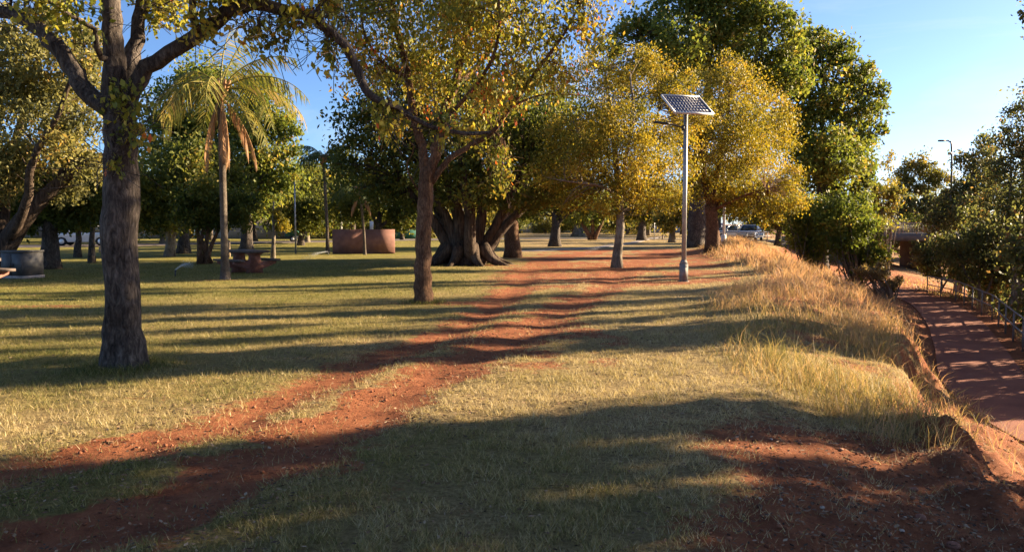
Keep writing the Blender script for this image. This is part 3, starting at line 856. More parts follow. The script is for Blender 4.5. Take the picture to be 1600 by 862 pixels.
limbs = [([b] + pxl([(1285, 340), (1285, 290), (1283, 230)], Y), 0.5, 0.32), (pxl([(1284, 260), (1315, 200), (1345, 150), (1355, 120)], Y), 0.2, 0.05), (pxl([(1284, 250), (1285, 170), (1285, 90)], Y), 0.25, 0.06),
         (pxl([(1284, 270), (1255, 210), (1245, 150)], Y), 0.2, 0.05), (pxl([(1285, 290), (1320, 250), (1360, 215)], Y), 0.16, 0.04), (pxl([(1284, 300), (1320, 290), (1350, 290)], Y), 0.12, 0.04)]
blobs = pxb([(1285, 80, 36), (1315, 85, 26), (1245, 100, 40), (1345, 115, 26), (1370, 140, 18), (1360, 175, 28), (1290, 140, 48), (1250, 170, 45), (1320, 170, 38), (1340, 225, 34), (1290, 215, 55), (1260, 250, 45), (1320, 280, 42),
             (1280, 310, 45), (1345, 265, 24), (1330, 130, 30, 2), (1270, 60, 24), (1380, 200, 12), (1300, 250, 50, -3), (1355, 300, 24), (1225, 200, 40, 2)], Y)
grow_tree('tall_tree', 'tall leafy green tree with clumped open crown at the head of the bank', b, limbs, blobs, 36000, 0.29, M['bark_dark'], M['leaf_mid'], 91, 1.7, 0.5, 0.19, 0.3, 0.55, 0.02, 0.9, lump=0.15)

# --- leafy shrubs under it
def shrub(label, px, Y, bl, n, leaf, mat, seed, cat='shrub', group=None):
    b = base_at(px, Y)
    root = thing('shrub', label, cat, tuple(b), group=group)
    rng = np.random.default_rng(seed)
    lb = [(c - b, r) for c, r in pxb(bl, Y)]
    P, T, S = crown_points(lb, n, rng, 1.3, 0.5, 0.24)
    P = P[P[:, 2] > 0.02 - 0.8]; T = T[:len(P)]
    st = MB()
    for s in S[::2]:
        a = rng.normal(size=3) * 0.2; a[2] = 0
        st.tube(spline([a, (a + s) / 2 + rng.normal(size=3) * 0.15, s], 6), np.linspace(0.05, 0.012, 6), 5, False)
    obj('stem', st.mesh('stem', M['bark_pale'], True), root)
    V, F, A = leaf_arrays(P, leaf, rng, 0.35, 0.5, T)
    obj('foliage', make_mesh('foliage', V, [F], mat, {'rnd': A}), root)
    return root


shrub('bright green leafy shrub right of the golden trees at the bank top', 1268, 47, [(1268, 335, 34), (1255, 370, 28), (1285, 360, 30), (1270, 385, 22), (1240, 345, 20)], 9000, 0.2, M['leaf_mid'], 101)
shrub('tall green shrub spilling down the bank above the dry grass', 1340, 45, [(1335, 330, 40), (1350, 365, 36), (1325, 385, 34), (1360, 395, 26), (1310, 350, 34), (1345, 410, 24)], 12000, 0.2, M['leaf_mid'], 102)
shrub('dry brown brush on the bank beside the path bend', 1388, 38, [(1385, 435, 14), (1375, 425, 16), (1395, 445, 10), (1365, 430, 14), (1402, 438, 8), (1350, 425, 14)], 3800, 0.11, M['brush'], 105)
shrub('dark low shrub between the tall trees and the bridge', 1385, 60, [(1375, 315, 26), (1362, 345, 20), (1352, 365, 18), (1395, 300, 16)], 6000, 0.22, M['leaf_olive'], 104)


# --- trees of the middle and far park, on the left half
def mid_tree(label, px, Y, bl, n, leaf, bark, mat, seed, r=0.3, stems=None, name='shade_tree', shell=0.45, sub=1.3, spread=0.25, group=None, lump=0.14):
    b = base_at(px, Y)
    B = pxb(bl, Y)
    limbs = []
    if stems:
        for k, st in enumerate(stems):
            limbs.append(([b + np.array([(k - len(stems) / 2) * 0.12, (k % 2) * 0.2, 0])] + pxl(st, Y), r, r * 0.3))
    else:
        c = np.mean([q[0] for q in B], axis=0)
        h = max(1.5, min(q[0][2] - 0.6 * q[1] for q in B) - b[2])
        fork = b + np.array([0.05 * h, 0, h])
        limbs.append(([b, b + np.array([0.02 * h, 0.03, h * 0.5]), fork, fork + (c - fork) * 0.5], r, r * 0.55))
        for q in B[::2]:
            limbs.append(([fork - np.array([0, 0, .2]), (fork + q[0]) / 2 + np.array([0, 0, .15]), q[0]], r * 0.45, 0.03))
    return grow_tree(name, label, b, limbs, B, n, leaf, bark, mat, seed, sub, shell, spread, 0.4, 0.55, 0.016, 0.6, lump=lump, flare=1.4, group=group)


mid_tree('dark thick trunk with spreading roots between the grey cabinet and the big dark tree', 76, gp(76, 420)[1], [(80, 310, 45), (40, 320, 40), (125, 320, 38), (90, 270, 50), (150, 300, 35), (30, 280, 40), (110, 345, 22), (60, 350, 20)], 16000, 0.17, M['bark_dark'], M['leaf_dark'], 111, 0.34)
mid_tree('thin dark forked tree in front of the car by the road', 142, gp(142, 411)[1], [(130, 330, 28), (155, 325, 30), (140, 300, 30)], 5000, 0.16, M['bark_dark'], M['leaf_dark'], 112, 0.13)
mid_tree('slim dark tree leaning near the pink road', 121, gp(121, 402)[1], [(120, 340, 25), (110, 315, 28), (140, 320, 25)], 5000, 0.18, M['bark_dark'], M['leaf_dark'], 113, 0.16)
mid_tree('pale twin stemmed tree under dark foliage right of the big dark tree', 266, gp(266, 401)[1], [(250, 310, 45), (300, 300, 45), (225, 290, 40), (285, 255, 50), (330, 320, 36), (240, 335, 30), (210, 330, 30), (270, 345, 25)], 17000, 0.19, M['bark_pale'], M['leaf_dark'], 114, 0.2,
         [[(264, 370), (258, 340), (250, 310)], [(269, 370), (275, 340), (290, 300)]])
mid_tree('stout dark trunk beside the pale twin stems', 286, gp(286, 398)[1] + 2, [(310, 280, 45), (270, 300, 40), (350, 300, 40), (330, 250, 40)], 12000, 0.2, M['bark_dark'], M['leaf_dark'], 115, 0.33)
mid_tree('low many stemmed tree with sunlit reddish stems beside the coconut palm', 322, gp(322, 412)[1], [(330, 335, 32), (300, 330, 30), (350, 320, 30), (315, 300, 34), (370, 340, 24), (385, 320, 24)], 9000, 0.15, M['bark_brown'], M['leaf_dark'], 116, 0.12,
         [[(312, 385), (308, 360), (300, 335)], [(322, 380), (326, 350), (330, 320)], [(330, 385), (340, 360), (350, 330)], [(316, 380), (318, 350), (316, 310)]])
mid_tree('tall green tree rising behind the coconut palm', 385, 52, [(405, 140, 32), (430, 175, 34), (385, 190, 45), (425, 230, 42), (370, 250, 50), (320, 200, 48), (275, 170, 45), (250, 220, 45), (300, 250, 50), (440, 275, 34), (400, 300, 40), (340, 140, 35), (445, 205, 22), (300, 110, 34)], 32000, 0.25, M['bark_dark'], M['leaf_mid'], 117, 0.4)
mid_tree('light green tree behind the thin lamp posts', 480, 72, [(480, 285, 26), (500, 300, 24), (470, 310, 26), (515, 285, 18), (495, 325, 25), (450, 330, 26)], 8000, 0.25, M['bark_pale'], M['leaf_gold'], 118, 0.25)
mid_tree('dark bushy tree left of the red wall', 470, 62, [(460, 330, 30), (490, 335, 30), (440, 320, 30), (515, 330, 28), (480, 350, 22), (430, 340, 25)], 9000, 0.24, M['bark_dark'], M['leaf_dark'], 119, 0.25)
mid_tree('dark spreading tree behind the red wall', 590, 58, [(570, 320, 34), (610, 310, 36), (640, 330, 34), (545, 300, 34), (590, 280, 36), (660, 300, 36), (625, 345, 20), (530, 330, 26)], 13000, 0.24, M['bark_dark'], M['leaf_dark'], 120, 0.3)
mid_tree('dark trunk tree on the far lawn right of the fig', 867, gp(867, 385)[1], [(860, 300, 32), (835, 310, 28), (890, 310, 28), (870, 275, 34), (910, 325, 18), (825, 335, 18)], 10000, 0.22, M['bark_dark'], M['leaf_dark'], 121, 0.42)
mid_tree('pinkish many stemmed tree on the far lawn', 927, gp(927, 375)[1], [(920, 335, 22), (945, 330, 22), (905, 325, 22), (930, 310, 26)], 6000, 0.26, M['bark_brown'], M['leaf_mid'], 122, 0.28,
         [[(915, 358), (908, 345), (905, 330)], [(926, 355), (925, 342), (925, 325)], [(935, 358), (942, 345), (945, 330)]])
mid_tree('short pale trunk tree near the blue grey fence', 904, gp(904, 369)[1], [(904, 335, 18), (890, 332, 16), (918, 330, 16)], 4000, 0.35, M['bark_pale'], M['leaf_mid'], 123, 0.8)
mid_tree('dark rounded tree by the far end of the footpath', 1002, 80, [(1000, 325, 24), (1020, 330, 22), (985, 330, 20), (1010, 305, 26), (1035, 320, 22)], 8000, 0.27, M['bark_dark'], M['leaf_dark'], 124, 0.45)
mid_tree('olive tree beyond the footpath behind the golden trees', 1050, 72, [(1050, 335, 24), (1070, 320, 26), (1040, 350, 16), (1085, 345, 20)], 7000, 0.25, M['bark_pale'], M['leaf_olive'], 125, 0.3)
mid_tree('dark tree over the parked white car', 1215, 70, [(1200, 335, 26), (1230, 340, 26), (1180, 325, 24), (1215, 310, 34), (1150, 330, 22)], 9000, 0.25, M['bark_dark'], M['leaf_dark'], 126, 0.3)
mid_tree('young thin stemmed tree with one leafy tuft, between palm and wall', 428, gp(428, 405)[1], [(440, 345, 13), (432, 335, 12), (445, 355, 9)], 900, 0.12, M['bark_pale'], M['leaf_gold'], 127, 0.10,
         [[(428, 370), (427, 340), (428, 315)]])

# --- creekside trees on the right
def creek(label, px, Y, bl, n, leaf, mat, seed, r=0.16, stems=None, name='creek_tree', bark='bark_pale'):
    return mid_tree(label, px, Y, bl, n, leaf, M[bark], mat, seed, r, stems, name, 0.35, 1.5, 0.26)


creek('thin pale gum with rounded tufts beside the tall street lamp', 1440, 82, [(1435, 258, 20), (1415, 275, 18), (1455, 268, 18), (1470, 285, 18), (1440, 290, 20), (1410, 295, 16)], 6500, 0.26, M['leaf_olive'], 131, 0.2)
creek('sparse yellowing sapling against the bright sky', 1388, 72, [(1386, 258, 14), (1390, 285, 14), (1380, 300, 14), (1394, 243, 9)], 900, 0.2, M['leaf_gold'], 132, 0.07)
creek('dark leafy creek tree in front of the bridge', 1500, 50, [(1518, 252, 24), (1535, 268, 32), (1500, 300, 24), (1520, 310, 40), (1480, 330, 34), (1545, 230, 26), (1550, 300, 36), (1510, 350, 36), (1465, 350, 24)], 11000, 0.2, M['leaf_river'], 133, 0.16,
      [[(1502, 410), (1508, 340), (1515, 290)], [(1496, 410), (1490, 350), (1485, 300)], [(1508, 415), (1535, 360), (1545, 300)]])
creek('drooping creek tree at the right edge beside the railing', 1590, 36, [(1585, 185, 26), (1600, 230, 40), (1570, 215, 22), (1580, 280, 44), (1610, 320, 50), (1560, 330, 36), (1590, 380, 40), (1550, 260, 22), (1625, 200, 40), (1640, 260, 50), (1620, 150, 30)], 12000, 0.15, M['leaf_river'], 134, 0.15,
      [[(1592, 430), (1596, 350), (1600, 250)], [(1586, 430), (1575, 360), (1580, 270)], [(1600, 430), (1630, 330), (1640, 250)]])
creek('scrubby brown tinged thicket tree behind the path railing', 1540, 42, [(1530, 375, 34), (1560, 395, 34), (1500, 400, 30), (1545, 425, 24), (1480, 385, 26), (1585, 420, 26), (1515, 430, 18)], 8000, 0.15, M['leaf_river'], 135, 0.09,
      [[(1530, 450), (1528, 420), (1530, 370)], [(1545, 450), (1555, 420), (1565, 390)], [(1535, 455), (1510, 430), (1500, 400)]])
creek('low scrub tree where the path bends', 1475, 48, [(1470, 395, 24), (1450, 405, 20), (1495, 420, 20), (1460, 425, 14), (1440, 390, 16)], 6000, 0.16, M['leaf_river'], 136, 0.07,
      [[(1472, 440), (1468, 420), (1465, 395)], [(1478, 440), (1490, 425), (1495, 410)]])
creek('far creek tree screening the bridge railing', 1455, 76, [(1450, 318, 20), (1478, 320, 24), (1420, 320, 18), (1500, 325, 26), (1400, 328, 12)], 8000, 0.25, M['leaf_river'], 137, 0.2)
creek('tall drooping creek tree overhanging from beyond the right edge', 1700, 24, [(1605, 22, 14), (1625, 10, 20), (1650, 40, 34), (1690, 20, 50), (1720, 100, 60), (1660, -40, 50), (1740, -20, 70), (1700, 180, 50), (1760, 200, 60)], 9000, 0.13, M['leaf_river'], 138, 0.2,
      [[(1700, 380), (1695, 250), (1680, 120), (1650, 40)], [(1702, 380), (1715, 230), (1730, 100)]])
creek('tree added to darken the opening under the road bridge', 1425, 96, [(1425, 385, 16), (1405, 380, 16), (1445, 380, 18), (1390, 372, 12), (1465, 375, 16), (1415, 365, 14), (1440, 360, 14)], 6000, 0.3, M['leaf_river'], 139, 0.2)  # added behind the bridge so the opening below its deck reads as shade
print('trees done')


# --- creekside trees beyond the right edge of the view: their shade falls across the lawn
def shade_caster(label, t, cols, n, leaf, seed, r=0.16, group='creekside trees that shade the near lawn'):
    """cols: (s, z0, z1, radius, step)"""
    s0 = cols[0][0]
    p = pt_st(s0, t)
    b = np.array([p[0], p[1], hz(p[0], p[1])])
    rng = np.random.default_rng(seed)
    B = []; limbs = []
    for k, (s, z0, z1, rad, step) in enumerate(cols):
        zz = np.arange(z0, z1 + 0.01, step)
        pts = []
        for z in zz:
            q = pt_st(s + rng.normal() * rad * 0.12, t + rng.normal() * rad * 0.8)
            B.append((np.array([q[0], q[1], z]), rad)); pts.append([q[0], q[1], z])
        limbs.append(([b, b + (np.array(pts[0]) - b) * np.array([.25, .25, .55])] + pts, r if k == 0 else r * 0.7, 0.03))
    return grow_tree('creek_tree', label, b, limbs, B, n, leaf, M['bark_pale'], M['leaf_river'], seed, 1.4, 0.2, 0.30, 0.4, 0.55, 0.012, 0.5, group=group)


LBL = 'leafy creekside tree beyond the path, shading the near lawn'
shade_caster(LBL, 19, [(0.3, 1.2, 9.5, 1.0, 0.9), (-2.2, 1.0, 8.5, 1.1, 1.0), (2.0, 1.0, 9.2, 0.95, 0.8), (3.3, 1.2, 9.2, 0.62, 0.5), (3.9, 3.6, 9.2, 0.34, 0.28)], 20000, 0.29, 201)
shade_caster(LBL, 20, [(5.78, 1.0, 9.8, 0.46, 0.34), (5.15, 5.5, 10, 0.36, 0.28)], 11000, 0.22, 202, 0.1)
shade_caster(LBL, 18, [(4.64, 0.6, 9.6, 0.25, 0.2), (4.15, 5.0, 9.8, 0.36, 0.26), (3.9, 0.8, 5, 0.24, 0.2)], 10000, 0.18, 203, 0.08)
shade_caster(LBL, 20, [(9.6, 1.2, 10, 0.55, 0.5), (10.6, 1.4, 9.5, 0.45, 0.45)], 9500, 0.25, 204, 0.14)
shade_caster(LBL, 22, [(12.0, 1.5, 10.5, 0.5, 0.9), (13.3, 1.2, 10, 0.42, 0.9)], 6500, 0.16, 205, 0.13)
shade_caster(LBL, 23, [(14.7, 0.6, 11, 0.36, 0.45)], 9000, 0.17, 206, 0.12)
shade_caster(LBL, 26, [(17.4, -0.8, 3.6, 0.5, 0.6)], 4500, 0.17, 208, 0.12)
LBT = 'dense low creekside thicket tree shading the red path'
for i_, (s_, t_) in enumerate([(12.2, 25), (13.8, 25.5), (15.4, 26.5), (17.0, 27), (18.7, 28), (20.4, 29), (22.0, 29.5), (24.0, 33), (25.6, 35.5), (27.2, 37), (28.8, 38), (30.4, 39), (32.0, 39.5), (33.6, 40.5), (35.4, 42)]):
    shade_caster(LBT, t_, [(s_, -2.2, 1.9 + 0.5 * (i_ % 3), 0.8, 0.55)], 4200, 0.21, 220 + i_, 0.08, 'creekside thicket behind the path')
shade_caster(LBL, 32, [(20.6, 1.0, 11, 0.45, 0.7), (21.8, 1.4, 12, 0.55, 0.9)], 9000, 0.18, 207, 0.14)


# ------------------------------------------------------------------ palms
def frond_mesh(L, e0, bend, rng, mat, leaflet=0.5, nl=34, dead=False, name='frond'):
    """frond in local X-Z: leaves the crown at elevation e0 and bends down"""
    n = 16
    t = np.linspace(0, 1, n)
    ang = e0 - bend * t ** 1.3
    dx = np.cos(ang); dz = np.sin(ang)
    x = np.concatenate([[0], np.cumsum((dx[1:] + dx[:-1]) / 2)]) * L / (n - 1)
    z = np.concatenate([[0], np.cumsum((dz[1:] + dz[:-1]) / 2)]) * L / (n - 1)
    P = np.stack([x, np.zeros(n), z], 1)
    V, F = tube_arrays(P, np.linspace(0.028, 0.006, n), 4)
    Vs = [V]; Fs = [F]; A = [np.full(len(V), 0.6)]; off = len(V)
    LV = []; LF = []; LA = []
    tint = rng.random() * 0.4
    for s in (-1, 1):
        for k in range(nl):
            if rng.random() < 0.16: continue
            u = 0.16 + 0.83 * (k + rng.random() * 0.9) / nl
            i = min(int(u * (n - 1)), n - 2); f = u * (n - 1) - i
            p = P[i] * (1 - f) + P[i + 1] * f
            T = P[i + 1] - P[i]; T /= np.linalg.norm(T)
            side = np.array([0, s, 0.0])
            ll = leaflet * (math.sin(math.pi * (0.12 + 0.82 * u)) ** 0.7) * (0.6 + 0.55 * rng.random())
            d = T * 0.55 + side * (0.35 if dead else 0.8) + np.array([0, 0, -0.5 - 0.5 * rng.random() - (0.6 if dead else 0)])
            d /= np.linalg.norm(d)
            w = np.cross(d, [0.2, 0.1, 1]); w = T * 0.042
            q1 = p + d * ll * 0.5 + np.array([0, 0, 0.02]); q2 = p + d * ll + np.array([0, 0, -0.12 * ll])
            LV += [p - w * 0.4, p + w * 0.4, q1 + w * 0.5, q1 - w * 0.5, q2]
            c = len(LV) - 5
            LF.append((c, c + 1, c + 2, c + 3)); LA += [np.clip(tint + rng.random() * 0.6, 0, 1)] * 5
    LV = np.array(LV); F4 = np.array(LF) + off; F3 = np.stack([F4[:, 3], F4[:, 2], F4[:, 0] + 4], 1)
    return make_mesh(name, np.vstack([V, LV]), [np.vstack([F, F4]), F3], mat, {'rnd': np.concatenate([A[0], np.array(LA)])})


def palm(label, px, Y, top, r0, fronds, dead, scale=1.0, mat='frond', seed=5, name='coconut_palm'):
    b = base_at(px, Y)
    rng = np.random.default_rng(seed)
    root = thing(name, label, 'palm', tuple(b))
    tp = at(top[0], top[1], Y) - b
    q = spline([np.array([0, 0, -.1]), np.array([tp[0] * 0.1, 0, tp[2] * 0.3]), np.array([tp[0] * 0.55, 0, tp[2] * 0.7]), tp], 46)
    f = np.linspace(0, 1, 46)
    r = r0 * (0.72 - 0.12 * f + 0.55 * np.exp(-f * 14)) * (1 + 0.045 * (np.arange(46) % 2))
    obj('trunk', MB().tube(q, r, 12, True, 0.04, rng).mesh('trunk', M['bark_palm'], True), root)
    cs = MB()
    for k in range(9):
        a = k * 0.7
        cs.tube(spline([tp + np.array([0, 0, -.35]), tp + np.array([math.cos(a) * .16, math.sin(a) * .16, 0.0]), tp + np.array([math.cos(a) * .3, math.sin(a) * .3, .3])], 6), np.linspace(r0 * .7, 0.03, 6), 6)
    obj('crownshaft', cs.mesh('crownshaft', M['frond_dead'], True, {'rnd': np.full(cs.n, 0.4)}), root)
    for (az, el, bend, L) in fronds:
        o = obj('frond', frond_mesh(L * 1.2 * scale, math.radians(el), math.radians(bend), rng, M[mat], 0.80 * scale), root, tuple(tp))
        o.rotation_euler = (rng.normal() * 0.15, 0, math.radians(az))
    for (az, el, bend, L) in dead:
        o = obj('dead_frond', frond_mesh(L * scale, math.radians(el), math.radians(bend), rng, M['frond_dead'], 0.55 * scale, 60, True, 'dead_frond'), root, tuple(tp + np.array([0, 0, -.15])))
        o.rotation_euler = (rng.normal() * 0.15, 0, math.radians(az))
    return root


Yp = gp(351, 437)[1]
palm('coconut palm with yellowing droopy fronds and dead brown skirt', 351, Yp, (344, 142), 0.15,
     [(5, 55, 75, 2.2), (-8, 30, 85, 2.5), (-30, 8, 85, 2.3), (20, 20, 95, 2.5), (150, 50, 110, 2.2), (175, 15, 95, 1.9), (200, 25, 120, 2.1), (190, -10, 70, 1.9), (95, 75, 60, 2.6), (80, 60, 90, 2.4),
      (-80, 25, 105, 2.3), (-110, 20, 110, 2.2), (-55, -5, 75, 2.2), (120, 20, 110, 2.2), (45, 45, 100, 2.3), (-20, -20, 60, 2.0), (0, 75, 40, 2.3)],
     [(10, -50, 40, 2.0), (-40, -60, 35, 2.2), (-100, -65, 25, 2.3), (-70, -70, 20, 2.0), (170, -65, 25, 1.9), (-20, -45, 45, 2.4), (90, -60, 30, 2.0)], 1.0, 'frond', 5)
palm('distant grey trunked palm left of the red wall', 512, gp(511, 395)[1], (505, 250), 0.13,
     [(0, 40, 110, 1.5), (40, 30, 110, 1.5), (90, 50, 110, 1.5), (140, 35, 110, 1.5), (180, 45, 120, 1.5), (220, 30, 110, 1.5), (270, 50, 110, 1.5), (320, 30, 110, 1.5), (15, 70, 90, 1.4), (165, 70, 90, 1.4)], [], 1.0, 'frond_green', 6, 'palm')
palm('low palm with drooping yellow fronds standing at the red wall', 570, gp(569, 397)[1] - 0.5, (562, 300), 0.10,
     [(0, 45, 120, 1.5), (40, 60, 140, 1.6), (-40, 30, 110, 1.6), (140, 40, 120, 1.5), (180, 30, 110, 1.6), (230, 40, 120, 1.5), (290, 30, 120, 1.5), (90, 60, 110, 1.5), (20, 10, 90, 1.6), (165, 10, 90, 1.4)], [(0, -40, 40, 1.2), (200, -50, 30, 1.1)], 1.0, 'frond_green', 8, 'palm')


# ------------------------------------------------------------------ solar street lamp
pb = gp(1068, 440); pb[2] = hz(pb[0], pb[1])
Yl = pb[1]; k = Yl / FPX
lamp = thing('solar_lamp', 'galvanised solar street lamp with tilted panel and short side arm', 'street lamp', tuple(pb))
Ht = at(1068, 178, Yl)[2] - pb[2]
m = MB(); m.tube([(0, 0, .5), (0, 0, Ht)], [0.068, 0.056], 20)
obj('pole', m.mesh('pole', M['galv'], True), lamp)
m = MB(); m.box((0, 0, 0.25), (0.21, 0.21, 0.52)); m.box((0, 0, 0.565), (0.205, 0.205, 0.11), taper=0.6)
obj('base_box', m.mesh('base_box', M['base_grey']), lamp)
m = MB(); m.box((0.0, -0.1065, 0.28), (0.13, 0.008, 0.3))
obj('access_door', m.mesh('access_door', M['base_grey']), lamp)
m = MB(); m.box((0, 0, 0.0), (0.27, 0.27, 0.03))
obj('base_plate', m.mesh('base_plate', M['base_grey']), lamp)
# panel: width axis slightly receding to the right, tilted towards the viewer
aw = math.radians(15); wx = np.array([math.cos(aw), math.sin(aw), 0]); sl = np.array([-math.sin(aw), math.cos(aw), 0])
tilt = math.radians(35); up = sl * math.cos(tilt) + np.array([0, 0, 1]) * math.sin(tilt); nr = np.cross(wx, up)
PW, PH = 1.16, 1.02
Mx = np.stack([wx, up, nr], 1)
pc = np.array([0.04, 0.05, Ht + 0.26])
pan = obj('panel', MB().box(pc, (PW, PH, 0.045), M=Mx).mesh('panel', M['busbar']), lamp)
fr = MB()
for sgn in (-1, 1):
    fr.box(pc + up * sgn * (PH / 2 + 0.011) + nr * 0.004, (PW + 0.05, 0.026, 0.07), M=Mx)
    fr.box(pc + wx * sgn * (PW / 2 + 0.011) + nr * 0.002, (0.026, PH, 0.068), M=Mx)
obj('frame', fr.mesh('frame', M['alu']), pan)
cells = MB(); nxc, nyc = 12, 6
for i in range(nxc):
    for j in range(nyc):
        cx_ = (i + .5) / nxc * PW - PW / 2; cy_ = (j + .5) / nyc * PH - PH / 2
        w_, h_ = PW / nxc / 2 - 0.004, PH / nyc / 2 - 0.006; ch = 0.020
        oct_ = [(-w_ + ch, -h_), (w_ - ch, -h_), (w_, -h_ + ch), (w_, h_ - ch), (w_ - ch, h_), (-w_ + ch, h_), (-w_, h_ - ch), (-w_, -h_ + ch)]
        cells.prism(oct_, wx, up, pc + wx * cx_ + up * cy_ + nr * 0.0226, nr * 0.003)
tag(obj('solar_cell', cells.mesh('solar_cell', M['cell']), pan), kind='stuff')
br = MB(); br.tube([np.array([0, 0, Ht - 0.02]), pc - nr * 0.03], 0.045, 10); br.box(pc - nr * 0.045, (0.5, 0.06, 0.04), M=Mx); br.box(pc - nr * 0.03 - up * 0.3, (0.9, 0.04, 0.03), M=Mx)
obj('bracket', br.mesh('bracket', M['dark_metal']), lamp)
zt = at(1068, 198, Yl)[2] - pb[2]
ar = MB(); ar.tube(spline([(0, 0, zt - .05), (-0.25, 0, zt + 0.02), (-0.48, 0, zt + 0.08)], 8), 0.022, 8); ar.box((-0.075, 0, zt - 0.04), (0.06, 0.13, 0.14))
arm = obj('arm', ar.mesh('arm', M['dark_metal'], False), lamp)
hd = MB(); hd.prism([(-0.92, 0.125), (-0.88, 0.155), (-0.55, 0.12), (-0.45, 0.085), (-0.47, 0.05), (-0.9, 0.10)], (1, 0, 0), (0, 0, 1), (0, -0.075, zt), (0, 0.15, 0))
obj('lamp_head', hd.mesh('lamp_head', M['dark_metal']), lamp)


# ------------------------------------------------------------------ other posts
def post(name, label, px, Y, topy, r, mat, base_box=None, cat='post', cap=None):
    b = base_at(px, Y); h = at(px, topy, Y)[2] - b[2]
    root = thing(name, label, cat, tuple(b))
    obj('shaft', MB().tube([(0, 0, -.05), (0, 0, h * .5), (0, 0, h)], [r, r * .92, r * .8], 12).mesh('shaft', mat, True), root)
    if base_box:
        mb = MB(); mb.box((0, 0, base_box[1] / 2), (base_box[0], base_box[0], base_box[1])); mb.box((0, 0, base_box[1] + 0.04), (base_box[0], base_box[0], 0.08), taper=0.6)
        obj('base_box', mb.mesh('base_box', mat), root)
    if cap:
        obj(cap[0], MB().box((cap[1], 0, h + cap[3] / 2 - 0.02), (cap[2], cap[2] * .6, cap[3])).mesh(cap[0], cap[4]), root)
    else:
        obj('cap', MB().tube([(0, 0, h), (0, 0, h + 0.04)], [r * .95, r * .4], 12).mesh('cap', mat, True), root)
    return root


post('lamp_post', 'white post with square base box beside the thick golden tree', 1130.5, gp(1130, 394)[1], 180, 0.075, M['white_paint'], (0.24, 0.52), 'lamp post')
post('lamp_post', 'thin grey post standing left of the distant palm', 462, gp(463, 396)[1], 285, 0.05, M['galv'], None, 'lamp post')
post('lamp_post', 'thin pale post rising behind the red wall', 534, 60, 285, 0.06, M['white_paint'], None, 'lamp post')
post('lamp_post', 'thin grey post at the right end of the red wall', 613, 62, 300, 0.05, M['galv'], None, 'lamp post')
post('sign_post', 'wooden post with pale box on top beyond the footpath', 1035, gp(1036, 374)[1], 340, 0.07, M['post_wood'], None, 'post', ('sign_box', 0, 0.24, 0.55, M['white_paint']))
post('sign_post', 'thin grey post by the end of the footpath', 1022, 84, 340, 0.06, M['galv'], None, 'post', ('sign_box', 0, 0.15, 0.45, M['white_paint']))
post('sign_post', 'white rectangular sign standing behind the red wall', 581, 52, 360, 0.05, M['galv'], None, 'sign', ('sign_plate', 0, 0.21, 0.62, M['white_paint']))
post('bollard', 'short timber post in front of the far car', 157, 47, 386, 0.1, M['post_wood'], None, 'bollard')
post('bollard', 'short timber post by the palm trunk on the far lawn', 358, 40, 376, 0.07, M['post_wood'], None, 'bollard')

# tall curved street lamp on the bridge
Yb = 74.0
b = base_at(1487, Yb)
sl_ = thing('street_lamp', 'tall curved neck street lamp above the creek trees', 'street lamp', tuple(b))
t1 = at(1487, 235, Yb) - b; t2 = at(1483, 221, Yb) - b; t3 = at(1476, 220, Yb) - b
obj('pole', MB().tube(spline([(0, 0, 0), t1 * .5, t1, t2, t3], 30), np.linspace(0.11, 0.05, 30), 10).mesh('pole', M['dark_metal'], True), sl_)
obj('lamp_head', MB().box(t3 + np.array([-.25, 0, 0]), (0.62, 0.25, 0.14)).mesh('lamp_head', M['dark_metal']), sl_)
obj('bracket', MB().box(at(1486, 240, Yb) - b + np.array([-.12, 0, 0]), (0.28, 0.2, 0.25)).mesh('bracket', M['dark_metal']), sl_)

# ------------------------------------------------------------------ park furniture
# grey cabinet
b = gp(36, 434); b[2] = hz(b[0], b[1])
kb = b[1] / FPX
cab = thing('utility_cabinet', 'dull grey metal utility cabinet under the pale leaning tree', 'cabinet', tuple(b), math.radians(-14))
W_, D_, H_ = 42 * kb, 0.75, 42 * kb
obj('plinth', MB().box((0, 0, 0.04), (W_ * 1.05, D_ * 1.05, 0.10)).mesh('plinth', M['concrete']), cab)
obj('body', MB().box((0, 0, 0.09 + (H_ - .12) / 2), (W_, D_, H_ - .12)).mesh('body', M['grey_box']), cab)
for s in (-1, 1):
    dr = obj('door', MB().box((s * W_ * .245, -D_ / 2 - 0.012, 0.10 + (H_ - .16) / 2), (W_ * .47, 0.02, H_ - .2)).mesh('door', M['grey_box']), cab)
    obj('handle', MB().box((s * 0.045, -D_ / 2 - 0.035, H_ * .5), (0.02, 0.03, 0.12)).mesh('handle', M['dark_metal']), dr)
obj('lid', MB().box((0, 0, H_), (W_ * 1.06, D_ * 1.06, 0.05)).mesh('lid', M['grey_box']), cab)


def picnic_table(label, px, pyy, rz):
    b = gp(px, pyy); b[2] = hz(b[0], b[1])
    t = thing('picnic_table', label, 'picnic table', tuple(b), rz)
    obj('tabletop', MB().box((0, 0, 0.73), (1.7, 0.72, 0.08)).mesh('tabletop', M['table_dark']), t)
    for s in (-1, 1):
        obj('bench_seat', MB().box((0, s * 0.66, 0.44), (1.6, 0.28, 0.07)).mesh('bench_seat', M['table_dark']), t)
        p = MB().prism([(-0.76, 0.32), (-0.78, 0.40), (-0.2, 0.40), (-0.16, 0.60), (-0.32, 0.69), (0.32, 0.69), (0.16, 0.60), (0.2, 0.40), (0.78, 0.40), (0.76, 0.32), (0.24, 0.14), (0.28, -0.05), (-0.28, -0.05), (-0.24, 0.14)], (0, 1, 0), (0, 0, 1), (s * 0.5 - 0.09, 0, 0), (0.18, 0, 0))
        obj('pedestal', p.mesh('pedestal', M['table_red']), t)
    return t


